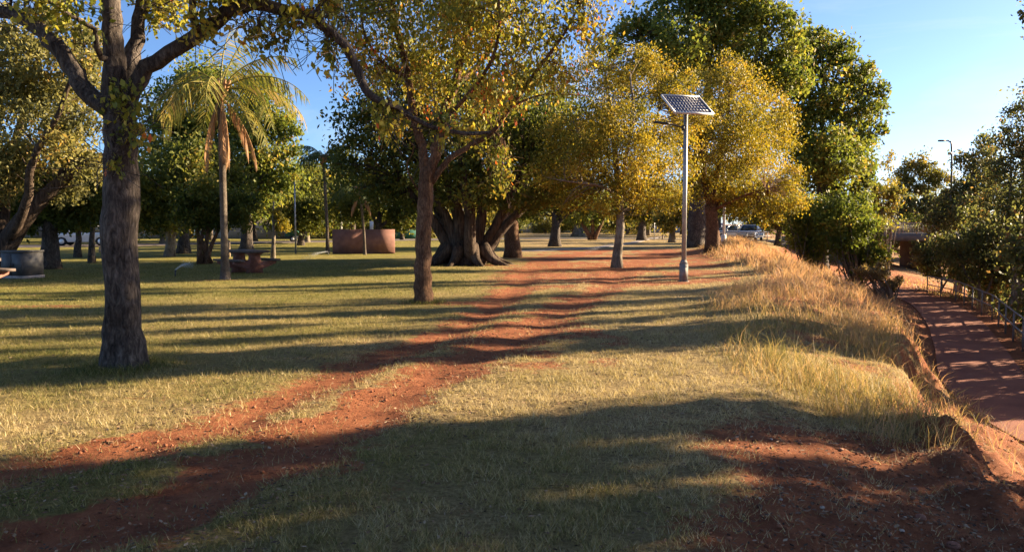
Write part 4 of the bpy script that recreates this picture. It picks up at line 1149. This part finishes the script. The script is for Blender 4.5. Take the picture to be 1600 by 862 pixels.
picnic_table('dark concrete picnic table with splayed red pedestals behind the coconut palm', 386, 426, math.radians(-42))
picnic_table('red concrete picnic table standing on the lawn left of the big dark tree', -54, 450, math.radians(-20))

# red wall
Yw = gp(569, 396)[1]
b = base_at(569, Yw); kw = Yw / FPX
wl = thing('screen_wall', 'low flat rust red screen wall on the far lawn', 'wall', tuple(b), math.radians(3))
for s, wd in ((-1, 49), (1, 47)):
    obj('panel', MB().box((s * 24.2 * kw, 0, 0.66), (wd * kw - 0.01, 0.16 if s < 0 else 0.15, 1.40)).mesh('panel', M['red_wall']), wl)


# sprinklers throwing thin jets
def sprinkler(label, px, pyy, ex, ey, seed, lift_=1.2):
    b = gp(px, pyy); b[2] = hz(b[0], b[1])
    t = thing('sprinkler', label, 'sprinkler', tuple(b))
    obj('riser', MB().tube([(0, 0, -.03), (0, 0, .16)], 0.02, 8).mesh('riser', M['dark_metal'], True), t)
    obj('nozzle', MB().tube([(0, 0, .15), (0.03, 0, .2)], [0.03, 0.018], 8).mesh('nozzle', M['dark_metal'], True), t)
    e = gp(ex, ey) - b
    rng = np.random.default_rng(seed)
    n = 1500
    u = rng.random(n) ** 0.8
    p = np.outer(u, e); p[:, 2] = 0.2 + 4 * lift_ * u * (1 - u) * 0.8 - 0.1 * u
    p += rng.normal(size=(n, 3)) * (0.012 + 0.10 * u[:, None] ** 2)
    p = p[p[:, 2] > 0.0]
    V, F, A = leaf_arrays(p, 0.016, rng, 0, 0.7)
    obj('water_jet', make_mesh('water_jet', V, [F], M['water'], {'rnd': A}), t)


def water_mat():
    mm, nt, out = new_mat('water')
    g = N(nt, "ShaderNodeBsdfPrincipled"); g.inputs["Base Color"].default_value = (0.9, 0.93, 0.95, 1); g.inputs["Roughness"].default_value = 0.25
    tr = N(nt, "ShaderNodeBsdfTranslucent"); tr.inputs[0].default_value = (0.9, 0.93, 0.95, 1)
    tp = N(nt, "ShaderNodeBsdfTransparent")
    m1 = N(nt, "ShaderNodeMixShader"); m1.inputs[0].default_value = 0.5
    m2 = N(nt, "ShaderNodeMixShader"); m2.inputs[0].default_value = 0.55
    nt.links.new(g.outputs[0], m1.inputs[1]); nt.links.new(tr.outputs[0], m1.inputs[2])
    nt.links.new(m1.outputs[0], m2.inputs[1]); nt.links.new(tp.outputs[0], m2.inputs[2])
    nt.links.new(m2.outputs[0], out.inputs[0])
    return mm


M['water'] = water_mat()
sprinkler('lawn sprinkler throwing a thin jet left of the red wall', 513, 399, 474, 409, 301, 0.10)
sprinkler('lawn sprinkler spraying across the footpath behind the golden tree', 962, 384, 918, 396, 302, 0.10)
sprinkler('lawn sprinkler on shaded grass right of the big dark tree', 274, 432, 300, 418, 303, 0.12)

# ------------------------------------------------------------------ cars
def build_car(label, loc, rz, paint, wagon=True, group=None):
    c = thing('parked_car', label, 'car', tuple(loc), rz, group)
    Wd = 1.74
    lo = [(-2.25, 0.32), (-2.28, 0.62), (-2.2, 0.88), (-0.95, 0.96), (1.9, 0.98), (2.2, 0.9), (2.25, 0.55), (2.2, 0.32), (1.75, 0.28), (1.62, 0.55), (1.35, 0.62), (1.08, 0.55), (0.95, 0.26), (-0.95, 0.26), (-1.08, 0.55), (-1.35, 0.62), (-1.62, 0.55), (-1.75, 0.28)]
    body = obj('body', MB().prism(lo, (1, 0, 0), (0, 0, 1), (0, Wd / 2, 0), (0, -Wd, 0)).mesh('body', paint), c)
    m_ = bpy.data.objects[body.name].modifiers.new('bevel', 'BEVEL'); m_.width = 0.06; m_.segments = 2; m_.limit_method = 'ANGLE'
    xr = 2.05 if wagon else 1.1
    cab = [(-1.0, 0.955), (-0.35, 1.43), (xr - 0.35, 1.46), (xr, 0.975)]
    V = []
    for y_, inset in ((Wd / 2 - 0.05, 0), (-Wd / 2 + 0.05, 0)):
        for i, (x_, z_) in enumerate(cab):
            V.append((x_, y_ * (0.82 if i in (1, 2) else 1.0), z_))
    gh = MB().addmix(V, [[0, 1, 2, 3], [7, 6, 5, 4], [0, 4, 5, 1], [2, 6, 7, 3], [3, 7, 4, 0]])
    obj('window_band', gh.mesh('window_band', M['glass']), c)
    rf = MB()
    rf.box(((xr - 0.7) / 2, 0, 1.465), (xr + 0.02, Wd * 0.80, 0.06), taper=0.93)
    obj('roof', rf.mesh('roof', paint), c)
    for s in (-1, 1):
        for (xa, xb) in ((-0.98, -0.36), (xr - 0.02, xr - 0.36)):
            obj('pillar', MB().tube([(xa, s * (Wd / 2 - 0.045), 0.96), (xb, s * (Wd / 2 - 0.045) * 0.82, 1.45)], 0.045, 6).mesh('pillar', paint, True), c)
        obj('pillar', MB().tube([(0.45, s * (Wd / 2 - 0.04), 0.96), (0.5, s * (Wd / 2 - 0.04) * 0.82, 1.45)], 0.04, 6).mesh('pillar', paint, True), c)
        obj('headlight', MB().box((-2.26, s * 0.62, 0.70), (0.06, 0.34, 0.16)).mesh('headlight', M['alu']), c)
        obj('tail_light', MB().box((2.235, s * 0.70, 0.72), (0.05, 0.22, 0.2)).mesh('tail_light', M['red_lens']), c)
        obj('mirror', MB().box((-0.78, s * (Wd / 2 + 0.08), 1.0), (0.1, 0.16, 0.12)).mesh('mirror', paint), c)
        for x_ in (-1.35, 1.35):
            w = obj('wheel', MB().tube([(x_, s * (Wd / 2 - 0.2), 0.32), (x_, s * (Wd / 2 - 0.01), 0.32)], 0.32, 20).mesh('wheel', M['tyre'], False), c)
            obj('rim', MB().tube([(x_, s * (Wd / 2 - 0.02), 0.32), (x_, s * (Wd / 2 + 0.005), 0.32)], [0.2, 0.18], 14).mesh('rim', M['alu'], False), w)
    for x_ in (-2.29, 2.27):
        obj('bumper', MB().box((x_, 0, 0.45), (0.1, Wd * .98, 0.16)).mesh('bumper', M['dark_metal']), c)
    return c


Yc = 76; xc = (1172 - 800) / FPX * Yc
zc = at(1172, 351, Yc)[2] - 1.5
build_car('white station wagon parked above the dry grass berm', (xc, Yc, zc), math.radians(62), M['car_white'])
Yc = 84; xc = (1140 - 800) / FPX * Yc
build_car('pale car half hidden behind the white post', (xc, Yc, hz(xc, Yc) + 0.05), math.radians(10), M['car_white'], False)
Yc = 60; xc = (134 - 800) / FPX * Yc
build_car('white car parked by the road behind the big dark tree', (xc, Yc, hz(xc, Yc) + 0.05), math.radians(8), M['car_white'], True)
# earth shoulder the wagon stands on is part of the road approach
ap = MB(); 
ap.prism([(-6, -1.2), (-3, 0), (3.5, 0), (7, -1.4)], (1, 0, 0), (0, 0, 1), ((1172 - 800) / FPX * 76, 72.5, zc - 0.0), (0, 9, 0))
tag(obj('road_embankment', ap.mesh('road_embankment', M['asphalt'])), kind='structure')

# green covered trailer and green fence on the far lawn
Yt = 74
b = base_at(459, Yt)
tr = thing('covered_trailer', 'small trailer under a domed green cover on the far lawn', 'trailer', tuple(b), math.radians(8))
u = np.linspace(0, math.pi, 14)
V = []
for yy in (-0.55, -0.45, 0.45, 0.55):
    sc_ = 0.86 if abs(yy) > .5 else 1.0
    for a in u:
        V.append((math.cos(a) * 0.72 * sc_, yy, 0.52 + math.sin(a) * 0.55 * sc_))
F = [[r_ * 14 + i, r_ * 14 + i + 1, (r_ + 1) * 14 + i + 1, (r_ + 1) * 14 + i] for r_ in range(3) for i in range(13)]
mm_ = MB(); mm_.addmix(V, F + [list(range(14)), [42 + i for i in range(14)][::-1]])
obj('cover', mm_.mesh('cover', M['green_cloth'], False), tr)
obj('tray', MB().box((0, 0, 0.46), (1.4, 1.05, 0.14)).mesh('tray', M['dark_metal']), tr)
for s in (-1, 1):
    w = obj('wheel', MB().tube([(0, s * 0.56, 0.27), (0, s * 0.68, 0.27)], 0.27, 16).mesh('wheel', M['tyre']), tr)
    obj('rim', MB().tube([(0, s * 0.66, 0.27), (0, s * 0.69, 0.27)], 0.15, 12).mesh('rim', M['alu']), w)
obj('drawbar', MB().tube([(-0.7, 0, 0.42), (-1.5, 0, 0.4)], 0.04, 8).mesh('drawbar', M['dark_metal']), tr)
Yf = 88
b = base_at(633, Yf)
fn = thing('mesh_fence', 'green shade cloth fence beyond the red wall', 'fence', tuple(b))
obj('cloth', MB().box((0, 0, 0.55), (3.2, 0.03, 0.95)).mesh('cloth', M['green_cloth']), fn)
for x_ in (-1.55, -0.5, 0.5, 1.55):
    obj('post', MB().tube([(x_, 0.045, -.05), (x_, 0.045, 1.1)], 0.03, 8).mesh('post', M['galv']), fn)

# long blue grey fence at the far side of the park, sheets in steel frames
Yf = 150
fb = thing('boundary_fence', 'long blue grey sheet fence across the far side of the park', 'fence', (8, Yf, hz(8, Yf)))
sheet = MB()
for q in range(12):
    sheet.box(((q - 5.5) * 0.25, 0.03 if q % 2 else 0, 0.95), (0.252, 0.03, 1.85))
sm = sheet.mesh('sheet', M['fence_blue'])
pm = MB().box((0, 0, 1.0), (0.08, 0.09, 2.05)).mesh('post', M['fence_blue'])
for q in range(14):
    o = obj('sheet', sm, fb); o.location = (-10 + q * 3.1, 0, 0)
    o = obj('post', pm, fb); o.location = (-11.55 + q * 3.1, 0, 0)


# houses beyond the park
def house(label, px, Y, w, d, h, rz, wall, roof, posts=True):
    b = base_at(px, Y)
    hs = thing('house', label, 'house', tuple(b), rz)
    wl_ = obj('wall', MB().box((0, 0, h / 2), (w, d, h)).mesh('wall', wall), hs)
    rr = MB(); ov = 0.7
    V = [(-w / 2 - ov, -d / 2 - ov, h), (w / 2 + ov, -d / 2 - ov, h), (w / 2 + ov, d / 2 + ov, h), (-w / 2 - ov, d / 2 + ov, h), (-w / 2 + d / 3, 0, h + d * 0.2), (w / 2 - d / 3, 0, h + d * 0.2)]
    rr.addmix(V, [[0, 1, 5, 4], [1, 2, 5], [2, 3, 4, 5], [3, 0, 4], [3, 2, 1, 0]])
    obj('roof', rr.mesh('roof', roof), hs)
    for q in range(3):
        x_ = -w / 2 + w * (q + .7) / 3.4
        wn_ = obj('window', MB().box((x_, -d / 2 - 0.02, h * .55), (1.3, 0.05, 1.1)).mesh('window', M['white_paint']), hs)
        obj('pane', MB().box((x_, -d / 2 - 0.05, h * .55), (1.14, 0.02, 0.95)).mesh('pane', M['glass']), wn_)
    if posts:
        for q in range(5):
            obj('verandah_post', MB().tube([(-w / 2 - .4 + q * (w + .8) / 4, -d / 2 - 0.6, 0), (-w / 2 - .4 + q * (w + .8) / 4, -d / 2 - 0.6, h)], 0.1, 8).mesh('verandah_post', M['white_paint']), hs)
    return hs


house('low house with white verandah posts behind the picnic table', 400, 96, 11, 7, 2.6, math.radians(5), M['house_wall'], M['house_roof'])
house('pale house among trees beyond the pink road', 60, 105, 14, 8, 2.8, math.radians(20), M['house_wall'], M['house_roof'])
house('grey roofed house behind the blue grey fence', 975, 175, 16, 9, 3.0, math.radians(-4), M['house_wall'], M['house_roof'], False)
house('brown house behind the big dark tree and the twin stems', 240, 100, 13, 8, 2.7, math.radians(12), M['house_wall'], M['house_roof'])

# ------------------------------------------------------------------ road bridge over the creek
bx0, bx1, Yb = 28.5, 62.0, 72.0
zb = 0.75
bb = thing('road_bridge', 'concrete road bridge with fine barred railing over the creek', 'bridge', (bx0, Yb, PATH_Z))
Lb = bx1 - bx0; zd = zb - PATH_Z
obj('deck', MB().box((Lb / 2, 5.5, zd - 0.3), (Lb, 12.0, 0.6)).mesh('deck', M['bridge']), bb)
obj('abutment', MB().box((0.5, 5.5, zd / 2 - 0.8), (2.4, 11.6, zd + 0.9)).mesh('abutment', M['bridge']), bb)
for q in range(3):
    obj('pier', MB().box((10 + q * 9, 3.5, zd / 2 - 1.0), (0.7, 6.4, zd + 1.2)).mesh('pier', M['bridge']), bb)
for y_ in (-0.35, 11.35):
    rl = obj('rail', MB().box((Lb / 2, y_, zd + 1.0), (Lb, 0.09, 0.08)).box((Lb / 2, y_, zd + 0.12), (Lb, 0.07, 0.06)).mesh('rail', M['bridge_rail']), bb)
    bl_ = MB()
    for q in range(int(Lb / 0.22)):
        bl_.box((q * 0.22 + 0.1, y_, zd + 0.56), (0.04, 0.04, 0.82))
    tag(obj('baluster', bl_.mesh('baluster', M['bridge_rail']), rl), kind='stuff')
    for q in range(12):
        obj('post', MB().box((q * Lb / 11, y_, zd + 0.53), (0.13, 0.13, 1.05)).mesh('post', M['bridge_rail']), bb)

# ------------------------------------------------------------------ railing along the path
fy = np.concatenate([np.arange(16.5, 24, 1.75), np.arange(24.2, 46, 2.0)])
fxp = f_pathl(fy) + 0.15 + 2.2 + 0.5
z0 = np.array([hz(a, b_) for a, b_ in zip(fxp, fy)])
rl = thing('path_railing', 'two rail metal pipe railing along the lower red path', 'railing', (fxp[0], fy[0], z0[0]))
o3 = np.array([fxp[0], fy[0], z0[0]])
for x_, y_, z_ in zip(fxp, fy, z0):
    p = np.array([x_, y_, z_]) - o3
    obj('post', MB().tube([p + np.array([0, 0, -.1]), p + np.array([0, 0, PATH_Z + 1.0 - z_])], 0.032, 8).mesh('post', M['rail'], True), rl)
for hh in (0.98, 0.52):
    pts = np.stack([fxp, fy, np.full(len(fy), PATH_Z + hh)], 1) - o3
    obj('rail', MB().tube(spline(pts, 90), 0.026, 8).mesh('rail', M['rail'], True), rl)

# low pipe barrier in front of the far cars
b = base_at(1150, 62)
pbx = thing('pipe_barrier', 'low pipe barrier beside the white post below the cars', 'barrier', tuple(b))
for q in range(4):
    obj('post', MB().tube([(-2.4 + q * 1.6, 0, -.1), (-2.4 + q * 1.6, 0, 0.75)], 0.045, 8).mesh('post', M['rail'], True), pbx)
for zq in (0.72, 0.40):
    obj('rail', MB().tube([(-2.6, 0, zq), (2.6, 0, zq)], 0.035, 8).mesh('rail', M['rail'], True), pbx)

# ------------------------------------------------------------------ far tree row (copies)
proto = []
for q, (mt, br) in enumerate([('leaf_dark', 'bark_dark'), ('leaf_mid', 'bark_dark'), ('leaf_olive', 'bark_pale')]):
    rng = np.random.default_rng(400 + q)
    B = [(np.array([rng.normal() * 2.0, rng.normal() * 2.0, 4.6 + rng.normal() * 1.3]), 1.3 + rng.random() * 0.7) for _ in range(13)]
    limbs = [([(0, 0, 0), (0.1, 0, 1.4), (0.15, 0.1, 3.0)], 0.3, 0.2)] + [([(0.1, 0, 1.8), (bq[0] * .5 + np.array([0, 0, 1.2])), bq[0]], 0.13, 0.03) for bq in B[::2]]
    proto.append((grow_tree('park_tree', 'x', (0, 0, 0), limbs, B, 9000, 0.3, M[br], M[mt], 500 + q, 1.3, 0.45, 0.26, 0.35, 0.55, 0.015, 0.5, sides=8), q))
rng = np.random.default_rng(77)
FL = ['distant dark green tree in the row beyond the far lawn', 'distant mid green tree in the row beyond the far lawn', 'distant olive tree in the row beyond the far lawn']
spots = []
for px in range(-160, 1260, 42):
    Yq = 98 + rng.random() * 35 + (20 if 800 < px < 1010 else 0) + (45 if 830 < px < 1000 else 0)
    spots.append((px + rng.normal() * 10, Yq, 0.9 + rng.random() * 0.5))
for px in range(-200, 700, 75):
    spots.append((px + rng.normal() * 14, 66 + rng.random() * 16, 0.65 + rng.random() * 0.3))
for px in range(1300, 2100, 60):
    spots.append((px + rng.normal() * 14, 105 + rng.random() * 30, 1.0 + rng.random() * 0.4))
low = []
for px in range(20, 1010, 48):
    low.append((px + rng.normal() * 12, (92 + rng.random() * 26) + (30 if 830 < px < 1000 else 0), 0.62 + rng.random() * 0.25))
first = [True] * 3
for i, (px, Yq, sc_) in enumerate(spots):
    q = int(rng.integers(0, 3)) if px < 1300 else int(rng.integers(1, 3))
    x_ = (px - 800) / FPX * Yq
    loc = (x_, Yq, hz(x_, Yq)); rz = rng.random() * 6.28
    if first[q]:
        o = proto[q][0]; o.location = loc; o.rotation_euler = (0, 0, rz); o.scale = (sc_,) * 3; first[q] = False
    else:
        o = dup(proto[q][0], loc, rz, sc_)
    o["label"] = FL[q]; o["group"] = ['dark green trees of the far row', 'mid green trees of the far row', 'olive trees of the far row'][q]

for i, (px, Yq, sc_) in enumerate(low):
    x_ = (px - 800) / FPX * Yq
    o = dup(proto[i % 3][0], (x_, Yq, hz(x_, Yq) - 1.7 * sc_), rng.random() * 6.28, (sc_ * 1.3, sc_ * 1.1, sc_))
    o["label"] = 'low bushy tree with foliage to the ground, under the far row of trees'; o["group"] = 'low bushes under the far row'

# ------------------------------------------------------------------ grass, litter, stones
def blades(P, L, W, lean, rng, two=False):
    n = len(P)
    az = rng.random(n) * 6.283
    side = np.stack([np.cos(az), np.sin(az), np.zeros(n)], 1) * (W * 0.5)[:, None]
    la = rng.random(n) * 6.283
    ln = lean * (0.3 + 1.0 * rng.random(n))
    d = np.stack([np.cos(la) * ln, np.sin(la) * ln, np.ones(n)], 1); d /= np.linalg.norm(d, axis=1)[:, None]
    if not two:
        V = np.stack([P - side, P + side, P + d * L[:, None]], 1).reshape(-1, 3)
        return V, [np.arange(n * 3).reshape(n, 3)], 3
    m1 = P + d * (L * 0.5)[:, None]
    d2 = d.copy(); d2[:, 2] -= 0.35 + 0.5 * rng.random(n); d2 += np.stack([np.cos(la), np.sin(la), np.zeros(n)], 1) * 0.25
    d2 /= np.linalg.norm(d2, axis=1)[:, None]
    tip = m1 + d2 * (L * 0.5)[:, None]
    V = np.stack([P - side, P + side, m1 + side * .8, m1 - side * .8, tip], 1).reshape(-1, 3)
    i = np.arange(n)[:, None] * 5
    return V, [np.hstack([i, i + 1, i + 2, i + 3]), np.hstack([i + 3, i + 2, i + 4])], 5


rng = np.random.default_rng(31)
n = 720000
yy = np.exp(rng.uniform(math.log(3.0), math.log(34), n))
xx = (rng.random(n) * 2 - 1) * (yy * 0.78 + 0.6)
D = dirt_mask(xx, yy); Lm = lush_mask(xx, yy)
cl = fbm(xx + 80, yy, 7.0, 2)
keep = (rng.random(n) < np.clip(1.12 - 1.3 * D, 0.05, 1) * np.clip(0.1 + 2.6 * (cl - 0.28), 0.06, 1)) & (xx < f_edge(yy) + 0.3)
xx, yy, D, Lm, cl = xx[keep], yy[keep], D[keep], Lm[keep], cl[keep]
n = len(xx)
zz = height(xx, yy) - 0.004
sz = np.interp(yy, [3, 6, 12, 34], [0.85, 0.95, 1.3, 2.2])
Lh = (0.02 + 0.045 * rng.random(n)) * (0.7 + 0.9 * cl) * np.interp(yy, [3, 34], [1, 1.25])
V, Fs, kk = blades(np.stack([xx, yy, zz], 1), Lh, 0.0055 * sz * (0.7 + .6 * rng.random(n)), 1.1, rng)
rn = np.clip(0.80 - 0.62 * Lm + rng.normal(size=n) * 0.20 + 0.15 * D + 0.3 * (fbm(xx, yy, 3.0, 2) - .5), 0, 1)
o = obj('lawn_grass', make_mesh('lawn_grass', V, Fs, M['turf'], {'rnd': np.repeat(rn, kk)}))
tag(o, 'short patchy green and straw coloured turf of the park lawn', 'grass', kind='stuff')
print('lawn blades', n)

# tall dry grass on the bank
n = 170000
yy = np.exp(rng.uniform(math.log(6.8), math.log(62), n))
e = f_edge(yy); pl = f_pathl(yy)
lo = e + np.interp(yy, [6.8, 8, 10, 17, 25, 40, 62], [-0.9, -1.9, -2.7, -4.1, -3.4, -4.2, -4.5])
hi = pl - 0.15
xx = lo + (hi - lo) * rng.random(n)
cl = fbm(xx, yy, 1.1, 3); c2 = fbm(xx + 31, yy, 4.0, 2)
edge_f = sstep(0, 0.9, xx - lo)
bare = bump2(xx, yy, 5.6, 21.5, 2.6, 1.3)
keep = (rng.random(n) < np.clip(0.26 + 3.4 * (cl - 0.45), 0.06, 1) * np.clip(0.3 + 2.2 * (c2 - .3), 0, 1) * (0.25 + 0.75 * edge_f) * (1 - 0.9 * bare) * np.where(xx > e, np.interp(yy, [8, 11, 15, 20], [0.05, 0.25, 0.45, 0.8]), 1) * np.where(xx > pl - 1.0, 0.4, 1))
keep &= rng.random(n) < np.interp(yy, [6.8, 8.2], [0.2, 1])
xx, yy, cl, c2, edge_f = xx[keep], yy[keep], cl[keep], c2[keep], edge_f[keep]
n = len(xx)
Lh = (0.12 + 0.42 * rng.random(n) ** 1.5) * (0.55 + 0.9 * cl) * (0.35 + 0.65 * edge_f) * np.interp(yy, [7, 40], [0.95, 1.35])
V, Fs, kk = blades(np.stack([xx, yy, height(xx, yy) - 0.01], 1), Lh, 0.0055 * np.interp(yy, [7, 15, 30, 62], [0.9, 1.4, 2.6, 5.0]), np.where(rng.random(n) < 0.22, 1.7, 0.5), rng, True)
gr = bump2(xx, yy, 3.6, 10.0, 1.3, 2.2)
rn = np.clip(0.46 + 0.75 * (c2 - .5) + rng.normal(size=n) * 0.22 - 0.30 * gr + 0.32 * sstep(12, 18, yy), 0, 1)
o = obj('dry_grass', make_mesh('dry_grass', V, Fs, M['straw'], {'rnd': np.repeat(rn, kk)}))
tag(o, 'tall straw coloured dry grass covering the bank', 'grass', kind='stuff')
print('dry blades', n)

# rough scrubby grass beyond the path
n = 26000
yy = np.exp(rng.uniform(math.log(10), math.log(60), n))
xx = f_pathl(yy) + 3.1 + rng.random(n) ** 1.4 * 16
keep = rng.random(n) < np.clip(2.4 * (fbm(xx, yy, 0.9, 3) - 0.33), 0, 1)
xx, yy = xx[keep], yy[keep]; n = len(xx)
V, Fs, kk = blades(np.stack([xx, yy, height(xx, yy) - 0.01], 1), (0.12 + 0.35 * rng.random(n)), 0.012 * np.interp(yy, [10, 60], [1, 3.5]), 0.7, rng, True)
o = obj('creek_grass', make_mesh('creek_grass', V, Fs, M['straw'], {'rnd': np.repeat(np.clip(0.5 + rng.normal(size=n) * .25, 0, 1), kk)}))
tag(o, 'rough dry grass on the creek side of the red path', 'grass', kind='stuff')

# fallen leaves
n = 60000
yy = np.exp(rng.uniform(math.log(3.2), math.log(26), n)); xx = (rng.random(n) * 2 - 1) * (yy * 0.74 + .5)
D = dirt_mask(xx, yy)
dtr = np.minimum(dist_poly(xx, yy, TRK_L), dist_poly(xx, yy, TRK_R))
pr = 0.10 + 0.5 * np.exp(-((dtr - 0.55) / 0.35) ** 2) + 0.75 * sstep(-2.6, -1.0, xx - f_edge(yy)) * (1 - sstep(7, 10, yy)) + 0.5 * bump2(xx, yy, -.4, 11, 1.5, 2.5)
keep = (rng.random(n) < pr * (0.3 + 1.3 * fbm(xx, yy, 2.0, 3))) & (xx < f_edge(yy) + 1.5)
xx, yy = xx[keep], yy[keep]; n = len(xx)
C = np.stack([xx, yy, height(xx, yy) + 0.012 + 0.015 * rng.random(n)], 1)
V, F, A = leaf_arrays(C, 0.042 * np.interp(yy, [3, 26], [0.8, 1.6]), rng, 0, 0.5, np.clip(rng.random(n) ** 1.3, 0, 1))
Vr = V.reshape(-1, 4, 3); Vr[:, :, 2] = C[:, None, 2] + (Vr[:, :, 2] - C[:, None, 2]) * 0.35
o = obj('leaf_litter', make_mesh('leaf_litter', V, [F], M['litter'], {'rnd': A}))
tag(o, 'scattered brown fallen leaves on soil and turf', 'leaf litter', kind='stuff')

# gravel on the bank and bare soil
ico = []
g_ = (1 + 5 ** .5) / 2
iv = np.array([(-1, g_, 0), (1, g_, 0), (-1, -g_, 0), (1, -g_, 0), (0, -1, g_), (0, 1, g_), (0, -1, -g_), (0, 1, -g_), (g_, 0, -1), (g_, 0, 1), (-g_, 0, -1), (-g_, 0, 1)]) / 1.9
itf = np.array([(0, 11, 5), (0, 5, 1), (0, 1, 7), (0, 7, 10), (0, 10, 11), (1, 5, 9), (5, 11, 4), (11, 10, 2), (10, 7, 6), (7, 1, 8), (3, 9, 4), (3, 4, 2), (3, 2, 6), (3, 6, 8), (3, 8, 9), (4, 9, 5), (2, 4, 11), (6, 2, 10), (8, 6, 7), (9, 8, 1)])
n = 14000
yy = np.exp(rng.uniform(math.log(3.0), math.log(24), n)); e = f_edge(yy); pl = f_pathl(yy)
xx = (e - 2.2) + (pl + 0.1 - e + 2.2) * rng.random(n)
keep = rng.random(n) < np.where(xx < e, 0.16 * (1 - sstep(6, 9, yy)), 0.25 + 0.6 * sstep(0.3, 0.9, (xx - e) / (pl - e)))
xx, yy = xx[keep], yy[keep]; n = len(xx)
sz = (0.007 + 0.016 * rng.random(n) ** 3) * np.interp(yy, [3, 24], [0.9, 1.8])
Vp = iv[None] * sz[:, None, None] * (0.6 + 0.8 * rng.random((n, 12, 1))) * np.array([1, 1, 0.7]) + np.stack([xx, yy, height(xx, yy) + sz * 0.3], 1)[:, None, :]
Fp = (itf[None] + (np.arange(n) * 12)[:, None, None]).reshape(-1, 3)
o = obj('gravel', make_mesh('gravel', Vp.reshape(-1, 3), [Fp], M['pebble'], {'rnd': np.repeat(rng.random(n), 12)}))
tag(o, 'loose gravel on the bare soil and bank side', 'gravel', kind='stuff')

# stones big enough to count
def stone(px, py, z, size, mat, label, seed):
    p = gp(px, py, z)
    h_ = hz(p[0], p[1])
    r = np.random.default_rng(seed)
    me = bpy.data.meshes.new('stone')
    V_ = [tuple(v * size * (0.75 + 0.5 * r.random())) for v in iv]
    V_ = [(v[0], v[1], v[2] * 0.6) for v in V_]
    me.from_pydata(V_, [], [tuple(f) for f in itf]); me.materials.append(mat)
    o_ = obj('stone', me, None, (p[0], p[1], h_ + size * 0.18))
    o_.rotation_euler = (0, 0, r.random() * 6)
    md_ = o_.modifiers.new('subdiv', 'SUBSURF'); md_.levels = 1; md_.render_levels = 1
    tag(o_, label, 'stone', 'stones on the bare soil')
    return o_


for i, (px, py, s_) in enumerate([(1410, 805, .024), (1285, 797, .022), (1220, 798, .017), (1205, 700, .02), (1187, 801, .015), (1415, 787, .015), (1345, 795, .014)]):
    stone(px, py, -0.15, s_, M['rock'], 'small pale stone on the shaded bare soil', 600 + i)
for i, (px, py, s_) in enumerate([(1440, 790, .05), (1310, 840, .035), (1330, 780, .03), (1430, 740, .045), (1490, 830, .06)]):
    stone(px, py, -0.2, s_, M['rock_red'], 'red earth clod on the bare soil near the lip of the bank', 640 + i)

# crumbs of red earth on the wheel tracks and the bare soil
n = 26000
yy = np.exp(rng.uniform(math.log(3.4), math.log(16), n)); xx = (rng.random(n) * 2 - 1) * (yy * 0.72 + .4)
D = dirt_mask(xx, yy)
keep = (rng.random(n) < sstep(0.55, 0.95, D) * np.clip(2.5 * (fbm(xx, yy, 2.5, 2) - .3), 0.1, 1)) & (xx < f_edge(yy) + 1.0)
xx, yy = xx[keep], yy[keep]; n = len(xx)
sz = (0.004 + 0.014 * rng.random(n) ** 6) * np.interp(yy, [3, 16], [0.9, 1.5])
Vp = iv[None] * sz[:, None, None] * (0.6 + 0.8 * rng.random((n, 12, 1))) * np.array([1, 1, 0.7]) + np.stack([xx, yy, height(xx, yy) + sz * 0.25], 1)[:, None, :]
Fp = (itf[None] + (np.arange(n) * 12)[:, None, None]).reshape(-1, 3)
o = obj('soil_crumbs', make_mesh('soil_crumbs', Vp.reshape(-1, 3), [Fp], M['crumb'], {'rnd': np.repeat(rng.random(n), 12)}))
tag(o, 'loose crumbs of red earth on the wheel tracks', 'soil', kind='stuff')

# longer grass left standing round the two near trunks
n = 2600
which = rng.random(n) < 0.65
c0 = np.where(which[:, None], np.array([gp(195, 575)[:2]]), np.array([gp(661, 473)[:2]]))
aa = rng.random(n) * 6.283; rr_ = np.where(which, 0.27, 0.21) + np.abs(rng.normal(size=n)) * 0.16
xx = c0[:, 0] + np.cos(aa) * rr_; yy = c0[:, 1] + np.sin(aa) * rr_
V, Fs, kk = blades(np.stack([xx, yy, height(xx, yy) - 0.01], 1), 0.05 + 0.12 * rng.random(n), np.full(n, 0.006), 0.6, rng, True)
o = obj('trunk_grass', make_mesh('trunk_grass', V, Fs, M['turf'], {'rnd': np.repeat(np.clip(0.25 + rng.normal(size=n) * .2, 0, 1), kk)}))
tag(o, 'longer unmown green grass round the foot of the near trunks', 'grass', kind='stuff')
